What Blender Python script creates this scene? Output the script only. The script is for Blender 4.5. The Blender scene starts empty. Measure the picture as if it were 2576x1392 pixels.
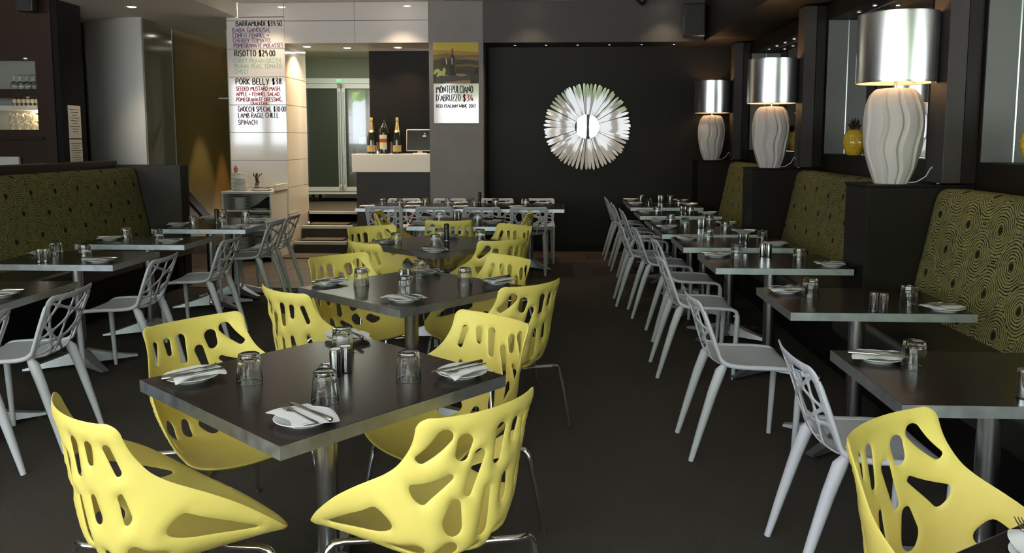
import bpy, bmesh, math, random
import numpy as np
from mathutils import Vector, Matrix
from mathutils.geometry import delaunay_2d_cdt

R = math.radians
pi = math.pi
scene = bpy.context.scene
col = scene.collection

# ------------------------------------------------------------------ camera
cam_d = bpy.data.cameras.new('camera')
cam = bpy.data.objects.new('camera', cam_d)
col.objects.link(cam)
cam_d.sensor_width = 36.0
cam_d.sensor_fit = 'HORIZONTAL'
cam_d.lens = 36.0 * 2020.0 / 2576.0
cam_d.shift_y = -143.0 / 2576.0
cam_d.clip_start = 0.05
cam_d.clip_end = 200
cam.location = (0.0, 0.0, 1.507)
cam.rotation_euler = (R(90 - 5.7387), 0.0, R(2.8762))
scene.camera = cam

# ------------------------------------------------------------------ world, daylight, exposure
world = bpy.data.worlds.new('world')
scene.world = world
world.use_nodes = True
wn = world.node_tree.nodes
bg = wn['Background']
bg.inputs['Color'].default_value = (0.86, 0.93, 1.0, 1)
bg.inputs['Strength'].default_value = 12.0

scene.view_settings.view_transform = 'Standard'
scene.view_settings.look = 'None'
scene.view_settings.gamma = 1.0
scene.view_settings.use_curve_mapping = False
scene.view_settings.exposure = -0.30

cy = scene.cycles
cy.use_denoising = True
cy.max_bounces = 10
cy.diffuse_bounces = 6
cy.glossy_bounces = 5
cy.transmission_bounces = 10
cy.transparent_max_bounces = 8
cy.caustics_reflective = False
cy.caustics_refractive = False
cy.sample_clamp_indirect = 6.0
cy.blur_glossy = 0.5

def portal(x0, x1, z0, z1, y):
    d = bpy.data.lights.new('window_portal', 'AREA')
    d.shape = 'RECTANGLE'
    d.size = x1 - x0
    d.size_y = z1 - z0
    d.cycles.is_portal = True
    o = bpy.data.objects.new('window_portal', d)
    o.location = ((x0 + x1) / 2, y, (z0 + z1) / 2)
    o.rotation_euler = (R(90), 0, 0)       # emits towards +Y, into the room
    col.objects.link(o)

FRONT_Y = -1.3
WINDOWS = [(-8.8, -7.9), (-7.75, -6.75), (-6.6, -5.0), (-4.85, -3.25), (-3.1, -1.5), (-1.35, -0.35), (-0.2, 0.335), (0.505, 0.925), (1.085, 1.545), (1.715, 2.4)]
WIN_Z = (0.10, 3.12)
for a, b in WINDOWS:
    portal(a, b, WIN_Z[0] if a > -6.7 else 1.05, WIN_Z[1], FRONT_Y)

sun_d = bpy.data.lights.new('sun', 'SUN')     # high sun behind the building: lights the street, not the room
sun_d.energy = 150.0
sun_d.color = (1, .97, .92)
sun_d.angle = R(.6)
sun = bpy.data.objects.new('sun', sun_d)
sun.rotation_euler = (R(-32), R(8), 0)
col.objects.link(sun)

def point(name, loc, power, color=(1, .72, .42), radius=.03):
    d = bpy.data.lights.new(name, 'POINT')
    d.energy = power
    d.color = color
    d.shadow_soft_size = radius
    o = bpy.data.objects.new(name, d)
    o.location = loc
    col.objects.link(o)
    return o

def spot(name, loc, power, angle, color=(1, .78, .52), radius=.03, blend=.5, rot=(0, 0, 0)):
    d = bpy.data.lights.new(name, 'SPOT')
    d.energy = power
    d.color = color
    d.shadow_soft_size = radius
    d.spot_size = R(angle)
    d.spot_blend = blend
    o = bpy.data.objects.new(name, d)
    o.location = loc
    o.rotation_euler = rot
    col.objects.link(o)
    return o


# strengths of the lamps (watts), used where each fitting is built
LAMP_W, KITCHEN_W, DOWN_W, PASS_W, STAIR_W, BAR_W = 10.0, 40.0, 60.0, 75.0, 460.0, 6.0

# ------------------------------------------------------------------ materials
MATS = {}

def nodes_of(name):
    m = bpy.data.materials.new(name)
    m.use_nodes = True
    nt = m.node_tree
    return m, nt, nt.nodes['Principled BSDF']

def setp(b, **k):
    for key, v in k.items():
        b.inputs[key].default_value = v

def mat(name, color, rough=.5, metal=0.0, noise=0.0, nscale=(20, 20, 20), bump=0.0, bscale=None, coat=0.0,
        spec=.5, aniso=0.0, emit=None, emit_s=0.0, trans=0.0, ior=1.45, rough_var=0.0):
    m, nt, b = nodes_of(name)
    c = (*color, 1)
    setp(b, **{'Base Color': c, 'Roughness': rough, 'Metallic': metal, 'Specular IOR Level': spec,
               'Transmission Weight': trans, 'IOR': ior, 'Coat Weight': coat, 'Coat Roughness': .08,
               'Anisotropic': aniso})
    if emit:
        b.inputs['Emission Color'].default_value = (*emit, 1)
        b.inputs['Emission Strength'].default_value = emit_s
    if noise or bump or rough_var:
        tc = nt.nodes.new('ShaderNodeTexCoord')
        mp = nt.nodes.new('ShaderNodeMapping')
        mp.inputs['Scale'].default_value = nscale
        nt.links.new(tc.outputs['Object'], mp.inputs['Vector'])
        nz = nt.nodes.new('ShaderNodeTexNoise')
        nz.inputs['Scale'].default_value = 1.0
        nz.inputs['Detail'].default_value = 5
        nt.links.new(mp.outputs['Vector'], nz.inputs['Vector'])
        if noise:
            mx = nt.nodes.new('ShaderNodeMix')
            mx.data_type = 'RGBA'
            mx.inputs[6].default_value = tuple(max(0, v * (1 - noise)) for v in color) + (1,)
            mx.inputs[7].default_value = tuple(min(1, v * (1 + noise)) for v in color) + (1,)
            nt.links.new(nz.outputs['Fac'], mx.inputs[0])
            nt.links.new(mx.outputs[2], b.inputs['Base Color'])
        if rough_var:
            mr = nt.nodes.new('ShaderNodeMapRange')
            mr.inputs[3].default_value = max(0, rough - rough_var)
            mr.inputs[4].default_value = rough + rough_var
            nt.links.new(nz.outputs['Fac'], mr.inputs[0])
            nt.links.new(mr.outputs[0], b.inputs['Roughness'])
        if bump:
            src = nz
            if bscale:
                mp2 = nt.nodes.new('ShaderNodeMapping')
                mp2.inputs['Scale'].default_value = bscale
                nt.links.new(tc.outputs['Object'], mp2.inputs['Vector'])
                src = nt.nodes.new('ShaderNodeTexNoise')
                src.inputs['Scale'].default_value = 1.0
                nt.links.new(mp2.outputs['Vector'], src.inputs['Vector'])
            bp = nt.nodes.new('ShaderNodeBump')
            bp.inputs['Strength'].default_value = bump
            bp.inputs['Distance'].default_value = .004
            nt.links.new(src.outputs['Fac'], bp.inputs['Height'])
            nt.links.new(bp.outputs['Normal'], b.inputs['Normal'])
    MATS[name] = m
    return m

def fabric_mat(name, base, dark):
    """olive upholstery with rings drawn round staggered dark seeds"""
    m, nt, b = nodes_of(name)
    N = nt.nodes
    L = nt.links.new
    uv = N.new('ShaderNodeUVMap')
    sep = N.new('ShaderNodeSeparateXYZ')
    L(uv.outputs['UV'], sep.inputs[0])
    # staggered lattice of seeds: turn the square grid by 45 degrees, stretched upwards
    def math_n(op, a, bb=None):
        n = N.new('ShaderNodeMath')
        n.operation = op
        for i, v in enumerate((a, bb)):
            if v is None:
                continue
            if isinstance(v, (int, float)):
                n.inputs[i].default_value = v
            else:
                L(v, n.inputs[i])
        return n.outputs[0]
    x = math_n('MULTIPLY', sep.outputs[0], 1 / .31)
    y = math_n('MULTIPLY', sep.outputs[1], 1 / .344)
    u = math_n('ADD', x, y)
    v = math_n('SUBTRACT', y, x)
    cmb = N.new('ShaderNodeCombineXYZ')
    L(u, cmb.inputs[0])
    L(v, cmb.inputs[1])
    vor = N.new('ShaderNodeTexVoronoi')
    vor.voronoi_dimensions = '2D'
    vor.inputs['Scale'].default_value = 1.0
    vor.inputs['Randomness'].default_value = .14
    L(cmb.outputs[0], vor.inputs['Vector'])
    nz = N.new('ShaderNodeTexNoise')
    nz.inputs['Scale'].default_value = 28
    nz.inputs['Detail'].default_value = 3
    L(uv.outputs['UV'], nz.inputs['Vector'])
    nzs = math_n('MULTIPLY', nz.outputs['Fac'], .085)
    d = math_n('ADD', vor.outputs['Distance'], nzs)
    rings = math_n('FRACT', math_n('MULTIPLY', d, 15.0))
    nz2 = N.new('ShaderNodeTexNoise')
    nz2.inputs['Scale'].default_value = 16
    L(uv.outputs['UV'], nz2.inputs['Vector'])
    th = math_n('ADD', math_n('MULTIPLY', nz2.outputs['Fac'], .55), .05)
    line = math_n('LESS_THAN', rings, th)
    seed = math_n('LESS_THAN', d, .125)
    ink = math_n('MAXIMUM', line, seed)
    mx = N.new('ShaderNodeMix')
    mx.data_type = 'RGBA'
    L(ink, mx.inputs[0])
    mx.inputs[6].default_value = (*base, 1)
    mx.inputs[7].default_value = (*dark, 1)
    L(mx.outputs[2], b.inputs['Base Color'])
    setp(b, **{'Roughness': .85, 'Specular IOR Level': .12})
    bp = N.new('ShaderNodeBump')
    bp.inputs['Strength'].default_value = .4
    bp.inputs['Distance'].default_value = .003
    inv = math_n('SUBTRACT', 1.0, ink)
    L(inv, bp.inputs['Height'])
    L(bp.outputs['Normal'], b.inputs['Normal'])
    MATS[name] = m
    return m

mat('carpet', (.052, .046, .040), .95, noise=.45, nscale=(150, 150, 150), bump=.6, bscale=(260, 260, 260), spec=.15)
mat('timber', (.075, .052, .036), .5, noise=.3, nscale=(3, 30, 30), bump=.1)
mat('dark_panel', (.0105, .0085, .0062), .45, spec=.16, noise=.18, nscale=(60, 60, 2.5), rough_var=.08, bump=.05)
mat('charcoal_panel', (.034, .030, .027), .5, spec=.35, noise=.15, nscale=(40, 40, 3), bump=.05)
mat('grey_column', (.20, .182, .170), .55, noise=.14, nscale=(5, 5, 3), bump=.04)
mat('black_panel', (.006, .0055, .005), .5, spec=.15, noise=.2, nscale=(40, 40, 3))
mat('brown_timber', (.030, .0165, .0115), .45, spec=.25, noise=.3, nscale=(30, 30, 1.6), bump=.05)
mat('gloss_white', (.90, .84, .79), .05, spec=.8, coat=.8)
mat('gloss_cream', (.80, .72, .62), .06, spec=.7, coat=.6)
mat('counter_cream', (.80, .74, .66), .35)
mat('joint', (.10, .09, .085), .8)
mat('ceiling_white', (.90, .85, .75), .8)
mat('curved_white', (.92, .91, .89), .7, spec=.2)
mat('grey_gloss', (.24, .23, .185), .12)
mat('olive_wall', (.24, .165, .055), .6, noise=.06, nscale=(3, 3, 3))
mat('niche_grey', (.125, .132, .115), .4)
mat('bar_back', (.30, .31, .26), .4)
mat('soffit_dark', (.014, .010, .0075), .5, spec=.2)
mat('kitchen_wall', (.50, .54, .38), .55)
mat('mirror', (.80, .82, .80), .02, metal=1.0)
mat('mirror_edge', (.85, .9, .88), .15, metal=.4)
mat('yellow_plastic', (.72, .595, .150), .42, spec=.4, bump=.05, nscale=(300, 300, 300))
mat('grey_plastic', (.54, .545, .60), .5, noise=.06, nscale=(9, 9, 9), spec=.4, rough_var=.1)
mat('chrome', (.82, .82, .84), .10, metal=1.0)
mat('steel', (.58, .58, .59), .24, metal=1.0)
mat('dark_steel', (.16, .15, .15), .3, metal=1.0)
mat('aluminium', (.52, .55, .60), .42, metal=1.0, noise=.25, nscale=(26, 26, 26), rough_var=.12)
mat('table_laminate', (.0150, .0105, .0078), .22, noise=.12, nscale=(4, 60, 4), spec=.28)
mat('plate_white', (.80, .80, .80), .18, coat=.3)
mat('paper_white', (.84, .84, .85), .85)
mat('cutlery', (.46, .43, .40), .18, metal=1.0)
mat('glass', (.97, .985, .98), .0, trans=1.0, ior=1.47)
mat('glass_thin', (.86, .94, .90), .02, trans=1.0, ior=1.3)
mat('fridge_glass', (.05, .06, .045), .02, spec=1.0, coat=1.0)
mat('fridge_body', (.62, .62, .58), .4)
mat('black_plastic', (.010, .010, .010), .4)
mat('ceramic', (.62, .58, .54), .75, noise=.03, nscale=(8, 8, 8))
mat('shade_silver', (.80, .80, .81), .24, metal=1.0, aniso=.6)
mat('shade_lining', (.80, .70, .58), .9)
mat('cord_white', (.72, .72, .70), .5)
mat('pineapple_yellow', (.70, .46, .035), .18, coat=.6)
mat('pineapple_leaf', (.045, .022, .012), .35)
mat('petal_white', (.70, .655, .575), .03, spec=.8, coat=.6)
mat('bulb', (1, .9, .75), .3, emit=(1, .74, .42), emit_s=22)
mat('led', (1, .95, .9), .3, emit=(1, .93, .82), emit_s=26)
mat('tube_light', (1, 1, 1), .3, emit=(.95, 1, .82), emit_s=5)
mat('display_green', (.02, .2, .05), .4, emit=(.1, 1, .25), emit_s=2)
mat('screen_dark', (.012, .012, .013), .12, coat=.4)
mat('bottle_dark', (.012, .016, .010), .06, coat=.6)
mat('gold_foil', (.80, .55, .22), .3, metal=.8)
mat('label_gold', (.55, .38, .16), .5)
mat('label_cream', (.78, .70, .50), .7)
mat('label_red', (.45, .06, .03), .6)
mat('amber', (.45, .16, .03), .1, trans=.5)
mat('copper', (.42, .16, .07), .35, noise=.1)
mat('rubber', (.02, .02, .02), .8)
mat('mat_brown', (.085, .062, .042), .95, noise=.3, nscale=(90, 90, 90), bump=.5)
mat('nosing', (.52, .50, .47), .5)
mat('vinyl_dark', (.018, .016, .012), .4)
mat('shelf_white', (.66, .64, .60), .5)
mat('black_cloth', (.006, .006, .006), .9)
mat('ink_black', (.012, .010, .010), .6)
mat('ink_purple', (.19, .085, .23), .6)
mat('ink_green', (.38, .58, .46), .6)
mat('ink_red', (.50, .045, .05), .6)
mat('ink_plum', (.085, .04, .09), .6)
mat('pavement', (.68, .67, .65), .9, noise=.15, nscale=(3, 3, 3))
mat('leaf_green', (.12, .22, .03), .7)
mat('bark', (.06, .04, .03), .9)
mat('paper_note', (.60, .58, .55), .8)
mat('herb_dark', (.05, .035, .025), .8)
for nm, c in dict(p_sky=(.62, .47, .07), p_haze=(.42, .25, .06), p_hill=(.17, .12, .03), p_dark=(.045, .04, .015),
                  p_field=(.26, .17, .06), p_bottle=(.012, .010, .010), p_cap=(.22, .02, .02), p_grape=(.42, .47, .14),
                  p_barrel=(.07, .065, .065), p_wood=(.38, .22, .12), p_wine=(.03, .012, .015), p_shine=(.55, .55, .52)).items():
    mat(nm, c, .6)
fabric_mat('upholstery', (.215, .200, .078), (.013, .010, .005))

# ------------------------------------------------------------------ geometry helpers
class G:
    def __init__(s):
        s.v = []
        s.f = []
        s.uv = None

    def add(s, verts, faces):
        o = len(s.v)
        s.v += [tuple(p) for p in verts]
        s.f += [tuple(i + o for i in q) for q in faces]
        return s

    def box(s, x0, x1, y0, y1, z0, z1):
        return s.add([(x0, y0, z0), (x1, y0, z0), (x1, y1, z0), (x0, y1, z0), (x0, y0, z1), (x1, y0, z1), (x1, y1, z1), (x0, y1, z1)],
                     [(0, 3, 2, 1), (4, 5, 6, 7), (0, 1, 5, 4), (1, 2, 6, 5), (2, 3, 7, 6), (3, 0, 4, 7)])

    def rbox(s, x0, x1, y0, y1, z0, z1, r=.004, seg=2):
        bm = bmesh.new()
        bmesh.ops.create_cube(bm, size=1)
        for v in bm.verts:
            v.co = Vector(((x0 + x1) / 2 + v.co.x * (x1 - x0), (y0 + y1) / 2 + v.co.y * (y1 - y0), (z0 + z1) / 2 + v.co.z * (z1 - z0)))
        bmesh.ops.bevel(bm, geom=bm.edges[:], offset=r, segments=seg, affect='EDGES', profile=.5)
        bm.verts.index_update()
        s.add([v.co[:] for v in bm.verts], [[v.index for v in f.verts] for f in bm.faces])
        bm.free()
        return s

    def lathe(s, prof, n=24, c=(0, 0, 0), cap0=True, cap1=True, fn=None):
        vs, fs = [], []
        for (r, z) in prof:
            for i in range(n):
                a = 2 * pi * i / n
                rr = r if fn is None else fn(r, z, a)
                vs.append((c[0] + rr * math.cos(a), c[1] + rr * math.sin(a), c[2] + z))
        for j in range(len(prof) - 1):
            for i in range(n):
                k = (i + 1) % n
                fs.append((j * n + i, j * n + k, (j + 1) * n + k, (j + 1) * n + i))
        if cap0:
            fs.append(tuple(range(n - 1, -1, -1)))
        if cap1:
            fs.append(tuple((len(prof) - 1) * n + i for i in range(n)))
        return s.add(vs, fs)

    def cyl(s, c, r, z0, z1, n=20):
        return s.lathe([(r, z0), (r, z1)], n, c)

    def tube(s, path, r, n=10, cap=True):
        P = [Vector(p) for p in path]
        rs = r if isinstance(r, (list, tuple)) else [r] * len(P)
        T = []
        for i in range(len(P)):
            a = P[max(i - 1, 0)]
            b = P[min(i + 1, len(P) - 1)]
            T.append((b - a).normalized())
        up = Vector((0, 0, 1)) if abs(T[0].z) < .9 else Vector((1, 0, 0))
        N = (up - T[0] * up.dot(T[0])).normalized()
        vs, fs = [], []
        for i, p in enumerate(P):
            N = (N - T[i] * N.dot(T[i])).normalized()
            B = T[i].cross(N)
            for k in range(n):
                a = 2 * pi * k / n
                vs.append(p + (N * math.cos(a) + B * math.sin(a)) * rs[i])
        for j in range(len(P) - 1):
            for i in range(n):
                k = (i + 1) % n
                fs.append((j * n + i, j * n + k, (j + 1) * n + k, (j + 1) * n + i))
        if cap:
            fs.append(tuple(range(n - 1, -1, -1)))
            fs.append(tuple((len(P) - 1) * n + i for i in range(n)))
        return s.add(vs, fs)

    def prism(s, poly, h0, h1, axis='z'):
        """poly of (a, b); axis z: (a,b,h); y: (a,h,b); x: (h,a,b)"""
        def m(a, b, h):
            return {'z': (a, b, h), 'y': (a, h, b), 'x': (h, a, b)}[axis]
        n = len(poly)
        vs = [m(a, b, h0) for a, b in poly] + [m(a, b, h1) for a, b in poly]
        fs = [tuple(range(n - 1, -1, -1)), tuple(range(n, 2 * n))]
        for i in range(n):
            k = (i + 1) % n
            fs.append((i, k, n + k, n + i))
        return s.add(vs, fs)

    def xf(s, M, start=0):
        s.v[start:] = [tuple(M @ Vector(p)) for p in s.v[start:]]
        return s

def mesh_of(name, g, m, smooth=None):
    me = bpy.data.meshes.new(name)
    me.from_pydata(g.v, [], g.f)
    if isinstance(m, (list, tuple)):
        for k in m:
            me.materials.append(MATS[k])
    else:
        me.materials.append(MATS[m])
    bm = bmesh.new()
    bm.from_mesh(me)
    bmesh.ops.recalc_face_normals(bm, faces=bm.faces)
    bm.to_mesh(me)
    bm.free()
    if g.uv:
        uvl = me.uv_layers.new(name='UVMap')
        for lp in me.loops:
            uvl.data[lp.index].uv = g.uv[lp.vertex_index]
    if smooth:
        me.shade_smooth()
        me.set_sharp_from_angle(angle=R(smooth))
    return me

def obj(name, g, m, parent=None, smooth=None, loc=None, rot=None):
    me = g if isinstance(g, bpy.types.Mesh) else mesh_of(name, g, m, smooth)
    o = bpy.data.objects.new(name, me)
    col.objects.link(o)
    if parent is not None:
        o.parent = parent
    if loc is not None:
        o.location = loc
    if rot is not None:
        o.rotation_euler = rot
    return o

def tag(o, label=None, cat=None, group=None, kind=None):
    if label:
        o['label'] = label
    if cat:
        o['category'] = cat
    if group:
        o['group'] = group
    if kind:
        o['kind'] = kind
    return o

def thing(name, label, cat, loc=(0, 0, 0), rz=0.0, group=None):
    o = bpy.data.objects.new(name, None)
    o.empty_display_size = .1
    col.objects.link(o)
    o.location = loc
    o.rotation_euler = (0, 0, rz)
    return tag(o, label, cat, group)

def struct(name, g, m, parent=None, smooth=None):
    o = obj(name, g, m, parent, smooth)
    if parent is None:
        o['kind'] = 'structure'
    return o

KIDS = {}

def kids(o):
    return [c for c in o.children]

def copy_tree(o, parent=None):
    c = o.copy()
    col.objects.link(c)
    if parent is not None:
        c.parent = parent
    for ch in kids(o):
        copy_tree(ch, c)
    return c

class Stamp:
    """first use places the prototype itself, later uses copy it with its parts"""
    def __init__(s, proto):
        s.p = proto
        s.used = False

    def __call__(s, loc, rz=0.0, label=None, group=None):
        o = s.p if not s.used else copy_tree(s.p)
        s.used = True
        o.location = loc
        o.rotation_euler = (0, 0, rz)
        return tag(o, label, None, group)
# ------------------------------------------------------------------ the setting
YW = 10.72          # dark recessed wall
YP = 10.20          # plane of lintel, pillar, column and the panel over the recess
ZS = 2.708          # soffit over the recess and the booths
ZH = 3.224          # high ceiling
ZL = 3.047          # low ceiling on the bar side

floor = struct('floor', G().box(-9, 2.8, -1.5, 14.2, -.12, 0), 'carpet')
random.seed(4)
pl = {}
def planks(x0, x1, y0, y1, w=.29, length=1.16):
    y = y0
    k = 0
    while y < y1 - .02:
        y2 = min(y + w, y1)
        x = x0 - (k % 2) * length / 2
        while x < x1 - .02:
            a, b = max(x, x0), min(x + length, x1)
            if b - a > .03:
                key = (round(b - a, 3), round(y2 - y, 3))
                if key not in pl:
                    pl[key] = mesh_of('plank', G().box(-key[0] / 2 + .003, key[0] / 2 - .003, -key[1] / 2 + .003, key[1] / 2 - .003, 0, .006), 'timber')
                obj('plank', pl[key], None, floor, loc=((a + b) / 2, (y + y2) / 2, random.uniform(-.0006, .0006)))
            x += length
        y = y2
        k += 1
planks(-5.35, -1.3, 7.9, 10.2)
planks(-1.3, 1.75, 9.76, 10.70)

g = G().box(-4.0, 1.86, -1.5, 10.9, ZH, ZH + .1).box(-4.03, -4.0, -1.5, 10.2, ZL, ZH)
ceiling = struct('ceiling', g, 'ceiling_white')
struct('ceiling_low', G().box(-9, -4.031, -1.5, 14.2, ZL, ZL + .1).box(-4.031, -3.45, 10.9, 14.2, ZL, ZL + .1), 'ceiling_white')
struct('ceiling_booths', G().box(1.86, 2.8, -1.5, 10.9, ZS, ZH), 'soffit_dark')
struct('ceiling_recess', G().box(-.872, 1.86, YP, 10.9, ZS, ZH), 'charcoal_panel')

# back wall: recessed dark panel, grey column
w = struct('wall_back', G().box(-.9, 2.8, YW, YW + .15, 0, 2.9), 'dark_panel')
obj('skirting', G().box(-.872, 1.8, YW - .012, YW, 0, .085), 'black_panel', w)
obj('return', G().box(-.872, -.85, YP + .2, YW, 0, ZS), 'black_panel', w)
struct('column_grey', G().box(-1.56, -.874, YP, 10.9, 0, ZS - .002).box(-1.56, -.876, YP + .002, 10.9, ZS, ZH), 'grey_column')
led_m = mesh_of('led', G().lathe([(.0, -.004), (.016, -.004), (.018, 0)], 10, cap0=False), 'led')
rim_m = mesh_of('rim', G().lathe([(.018, 0), (.018, -.007), (.026, -.007), (.026, 0)], 12, cap0=False, cap1=False), 'black_plastic')
lp = thing('recess_downlight', 'tiny', 'light')
obj('rim', rim_m, None, lp)
obj('led', led_m, None, lp)
small_light = Stamp(lp)
for i, x in enumerate([-.486, -.088, .315, .718, 1.127, 1.535]):
    small_light((x, 10.46, ZS), 0, 'tiny round downlight in the dark soffit above the wall flower, %s from the grey column' % ['first', 'second', 'third', 'fourth', 'fifth', 'sixth'][i], 'soffit downlights over the dark wall')

# white lintel over the pass and the menu pillar, both clad in glossy panels
wl = struct('wall_lintel', G().box(-3.4, -1.562, YP + .012, 11.15, 2.725, ZH), 'joint')
XL = [-3.40, -2.50, -1.562]
for i in range(2):
    for z0, z1 in ((2.722, 2.99), (2.996, ZH - .003)):
        obj('panel', G().rbox(XL[i] + .002, XL[i + 1] - .002, YP, YP + .014, z0, z1, .002, 1), 'gloss_white', wl)
obj('soffit', G().box(-3.4, -1.562, YP, 11.15, 2.715, 2.724), 'counter_cream', wl)
obj('panel', G().rbox(-3.998, -3.402, YP, YP + .9, ZL + .001, ZH - .003, .002, 1), 'gloss_white', wl)
wm = struct('wall_pillar', G().box(-4.143, -3.412, YP + .012, 11.05, 0, ZL - .003), 'joint')
zz = [ZL - .004, 3.0, 2.647, 2.294, 1.941, 1.588, 1.235, .882, .529, .176, 0]
for a, b in zip(zz[:-1], zz[1:]):
    obj('panel', G().rbox(-4.145, -3.402, YP, YP + .014, b + .0025, a - .0025, .002, 1), 'gloss_white', wm)
    obj('side_panel', G().rbox(-3.414, -3.400, YP + .002, 11.05, b + .0025, a - .0025, .002, 1), 'gloss_cream', wm)

# pass: counter front, dark back panel, kitchen shell
struct('wall_pass', G().box(-2.675, -1.562, 10.86, 11.15, 0, 1.06), 'charcoal_panel')
struct('wall_pass_back', G().box(-2.54, -1.5, 11.15, 11.25, .9, 2.725), 'black_panel')
struct('wall_kitchen', G().box(-6, -.5, 13.6, 13.7, .4, 3.0).box(-.6, -.5, 11.25, 13.6, .4, 3).box(-4.5, -4.42, 11.05, 13.6, .4, 3.0), 'kitchen_wall')
struct('ceiling_kitchen', G().box(-4.5, -.5, 11.15, 13.7, 2.86, 2.95), 'ceiling_white')
struct('floor_kitchen', G().box(-4.5, -.5, 11.0, 13.7, .36, .505), 'timber')

# steps up to the kitchen
st = thing('kitchen_steps', 'three dark steps with pale nosings between the white pillar and the pass', 'steps', (0, 0, 0))
for i, (y0, y1, z, xr) in enumerate([(10.31, 10.67, .17, -2.69), (10.67, 11.0, .34, -2.70), (11.0, 11.06, .508, -2.70)]):
    t = obj('tread', G().box(-3.385, xr, y0, y1, 0, z - .004), 'charcoal_panel', st)
    obj('nosing', G().rbox(-3.385, xr + .004, y0 - .012, y0 + .03, z - .042, z, .004, 1), 'nosing', t)
for (y0, y1, z, x0, x1, lab) in [(10.36, 10.62, .17, -3.32, -2.76, 'brown mat lying on the lowest kitchen step'), (10.71, 10.96, .34, -3.31, -2.78, 'brown mat lying on the second kitchen step'), (9.86, 10.26, .006, -3.55, -2.75, 'brown doormat on the timber floor in front of the kitchen steps')]:
    tag(obj('step_mat', G().rbox(x0, x1, y0, y1, z, z + .016, .006, 2), 'mat_brown'), lab, 'mat')

# left side: curved white wall, grey glossy return, olive stair wall
vs, fs = [], []
n = 14
for i in range(n + 1):
    t = i / n
    x = -6.25 + 1.02 * t
    y = 10.62 - .45 * math.sin(t * pi / 2) ** 1.2
    vs += [(x, y, 0), (x, y, ZL)]
for i in range(n):
    fs.append((2 * i, 2 * i + 2, 2 * i + 3, 2 * i + 1))
gg = G().add(vs, fs)
o = struct('wall_curved', gg, 'curved_white', smooth=60)
md = o.modifiers.new('thickness', 'SOLIDIFY')
md.thickness = .03
wg = struct('wall_grey', G().prism([(-5.262, 10.205), (-5.236, 10.205), (-5.34, 11.2), (-5.37, 11.2)], 0, ZL - .002), 'grey_gloss')
obj('edge_trim', G().box(-5.345, -5.335, 11.19, 11.205, 1.0, ZL - .003), 'aluminium', wg)
wo = struct('wall_olive', G().box(-5.45, -5.37, 11.2, 14.1, 0, ZL), 'olive_wall')
obj('stair_stringer', G().prism([(11.15, .98), (11.15, .83), (13.2, -.40), (13.2, -.25)], -5.368, -5.33, 'x'), 'brown_timber', wo)
struct('wall_corridor', G().box(-5.45, -4.1, 14.1, 14.2, 0, ZL), 'olive_wall')

# bar front at the far left
wb = struct('wall_bar', G().box(-9, -7.6, 8.8, 9.2, 0, ZL).box(-5.765, -5.565, 8.8, 9.25, 0, ZL).box(-7.6, -5.765, 8.8, 9.2, 0, 1.612)
            .box(-7.6, -5.765, 8.8, 8.86, 1.975, 2.065).box(-7.6, -5.765, 8.8, 9.2, 2.412, ZL).box(-7.6, -5.765, 9.19, 9.25, 1.6, 2.45), 'brown_timber')
obj('ledge', G().rbox(-7.6, -5.70, 8.77, 8.8, 1.50, 1.53, .004, 1), 'brown_timber', wb)
obj('back_panel', G().box(-7.6, -5.766, 9.17, 9.188, 1.612, 2.412), 'bar_back', wb)
obj('shelf', G().box(-7.6, -5.766, 8.90, 9.17, 2.035, 2.062), 'shelf_white', wb)
obj('shelf', G().box(-7.6, -5.766, 8.90, 9.17, 1.835, 1.885), 'shelf_white', wb)
obj('shelf', G().box(-7.6, -5.766, 8.84, 9.17, 1.60, 1.613), 'shelf_white', wb)
struct('column_black', G().box(-5.565, -5.50, 8.82, 9.28, 0, ZL), 'black_panel')
struct('wall_left', G().box(-9.1, -9, -1.5, 14.2, 0, ZL), 'dark_panel')
struct('wall_far_left', G().box(-9, -6.2, 10.6, 10.7, 0, ZL), 'dark_panel')

# right wall with three mirrored niches
NICHES = [(2.55, 4.77), (5.45, 7.46), (8.24, 10.26)]
XF, XM = 2.46, 2.64
ZN0, ZN1 = 1.372, 2.567
struct('wall_right', G().box(XF, 2.8, -1.5, 10.9, 0, ZN0), 'dark_panel')
struct('wall_right_upper', G().box(XF, 2.8, -1.5, 10.9, ZN1, ZS), 'dark_panel')
for i, (a, b) in enumerate(((-1.5, 2.55), (4.77, 5.45), (7.46, 8.24), (10.26, 10.9))):
    struct('wall_pier_%d' % (i + 1), G().box(XF, 2.8, a, b, ZN0, ZN1), 'dark_panel')
for i, (a, b) in enumerate(NICHES):
    nn = ['nearest', 'middle', 'farthest'][i]
    mi = tag(obj('niche_mirror', G().box(XM, XM + .012, a + .002, b - .004, ZN0 + .002, ZN1 - .002), 'mirror'), 'tall mirror lining the back of the %s wall niche' % nn, 'mirror', 'niche mirrors')
    obj('edge', G().box(XM - .004, XM + .004, b - .012, b - .006, ZN0 + .002, ZN1 - .002), 'mirror_edge', mi)
    struct('wall_niche_%d' % (i + 1), G().box(XF + .004, XM, b - .006, b, ZN0 + .002, ZN1 - .002).box(XF + .004, XM, a, a + .006, ZN0 + .002, ZN1 - .002), 'niche_grey')
    struct('trim_%d' % (2 * i + 1), G().rbox(2.262, 2.368, b + .016, b + .22, 1.25, ZS - .01, .003, 1), 'charcoal_panel')
    struct('trim_%d' % (2 * i + 2), G().rbox(2.372, XF - .002, b + .026, b + .22, 1.25, ZS - .01, .003, 1), 'dark_panel')
    for k in range(5):
        y = b - .48 - .33 * k
        small_light((2.55, y, ZN1 - .001), 0, 'tiny downlight in the ceiling of the %s pineapple niche, %s from its far end' % (nn, ['first', 'second', 'third', 'fourth', 'fifth'][k]), 'niche downlights')

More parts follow.
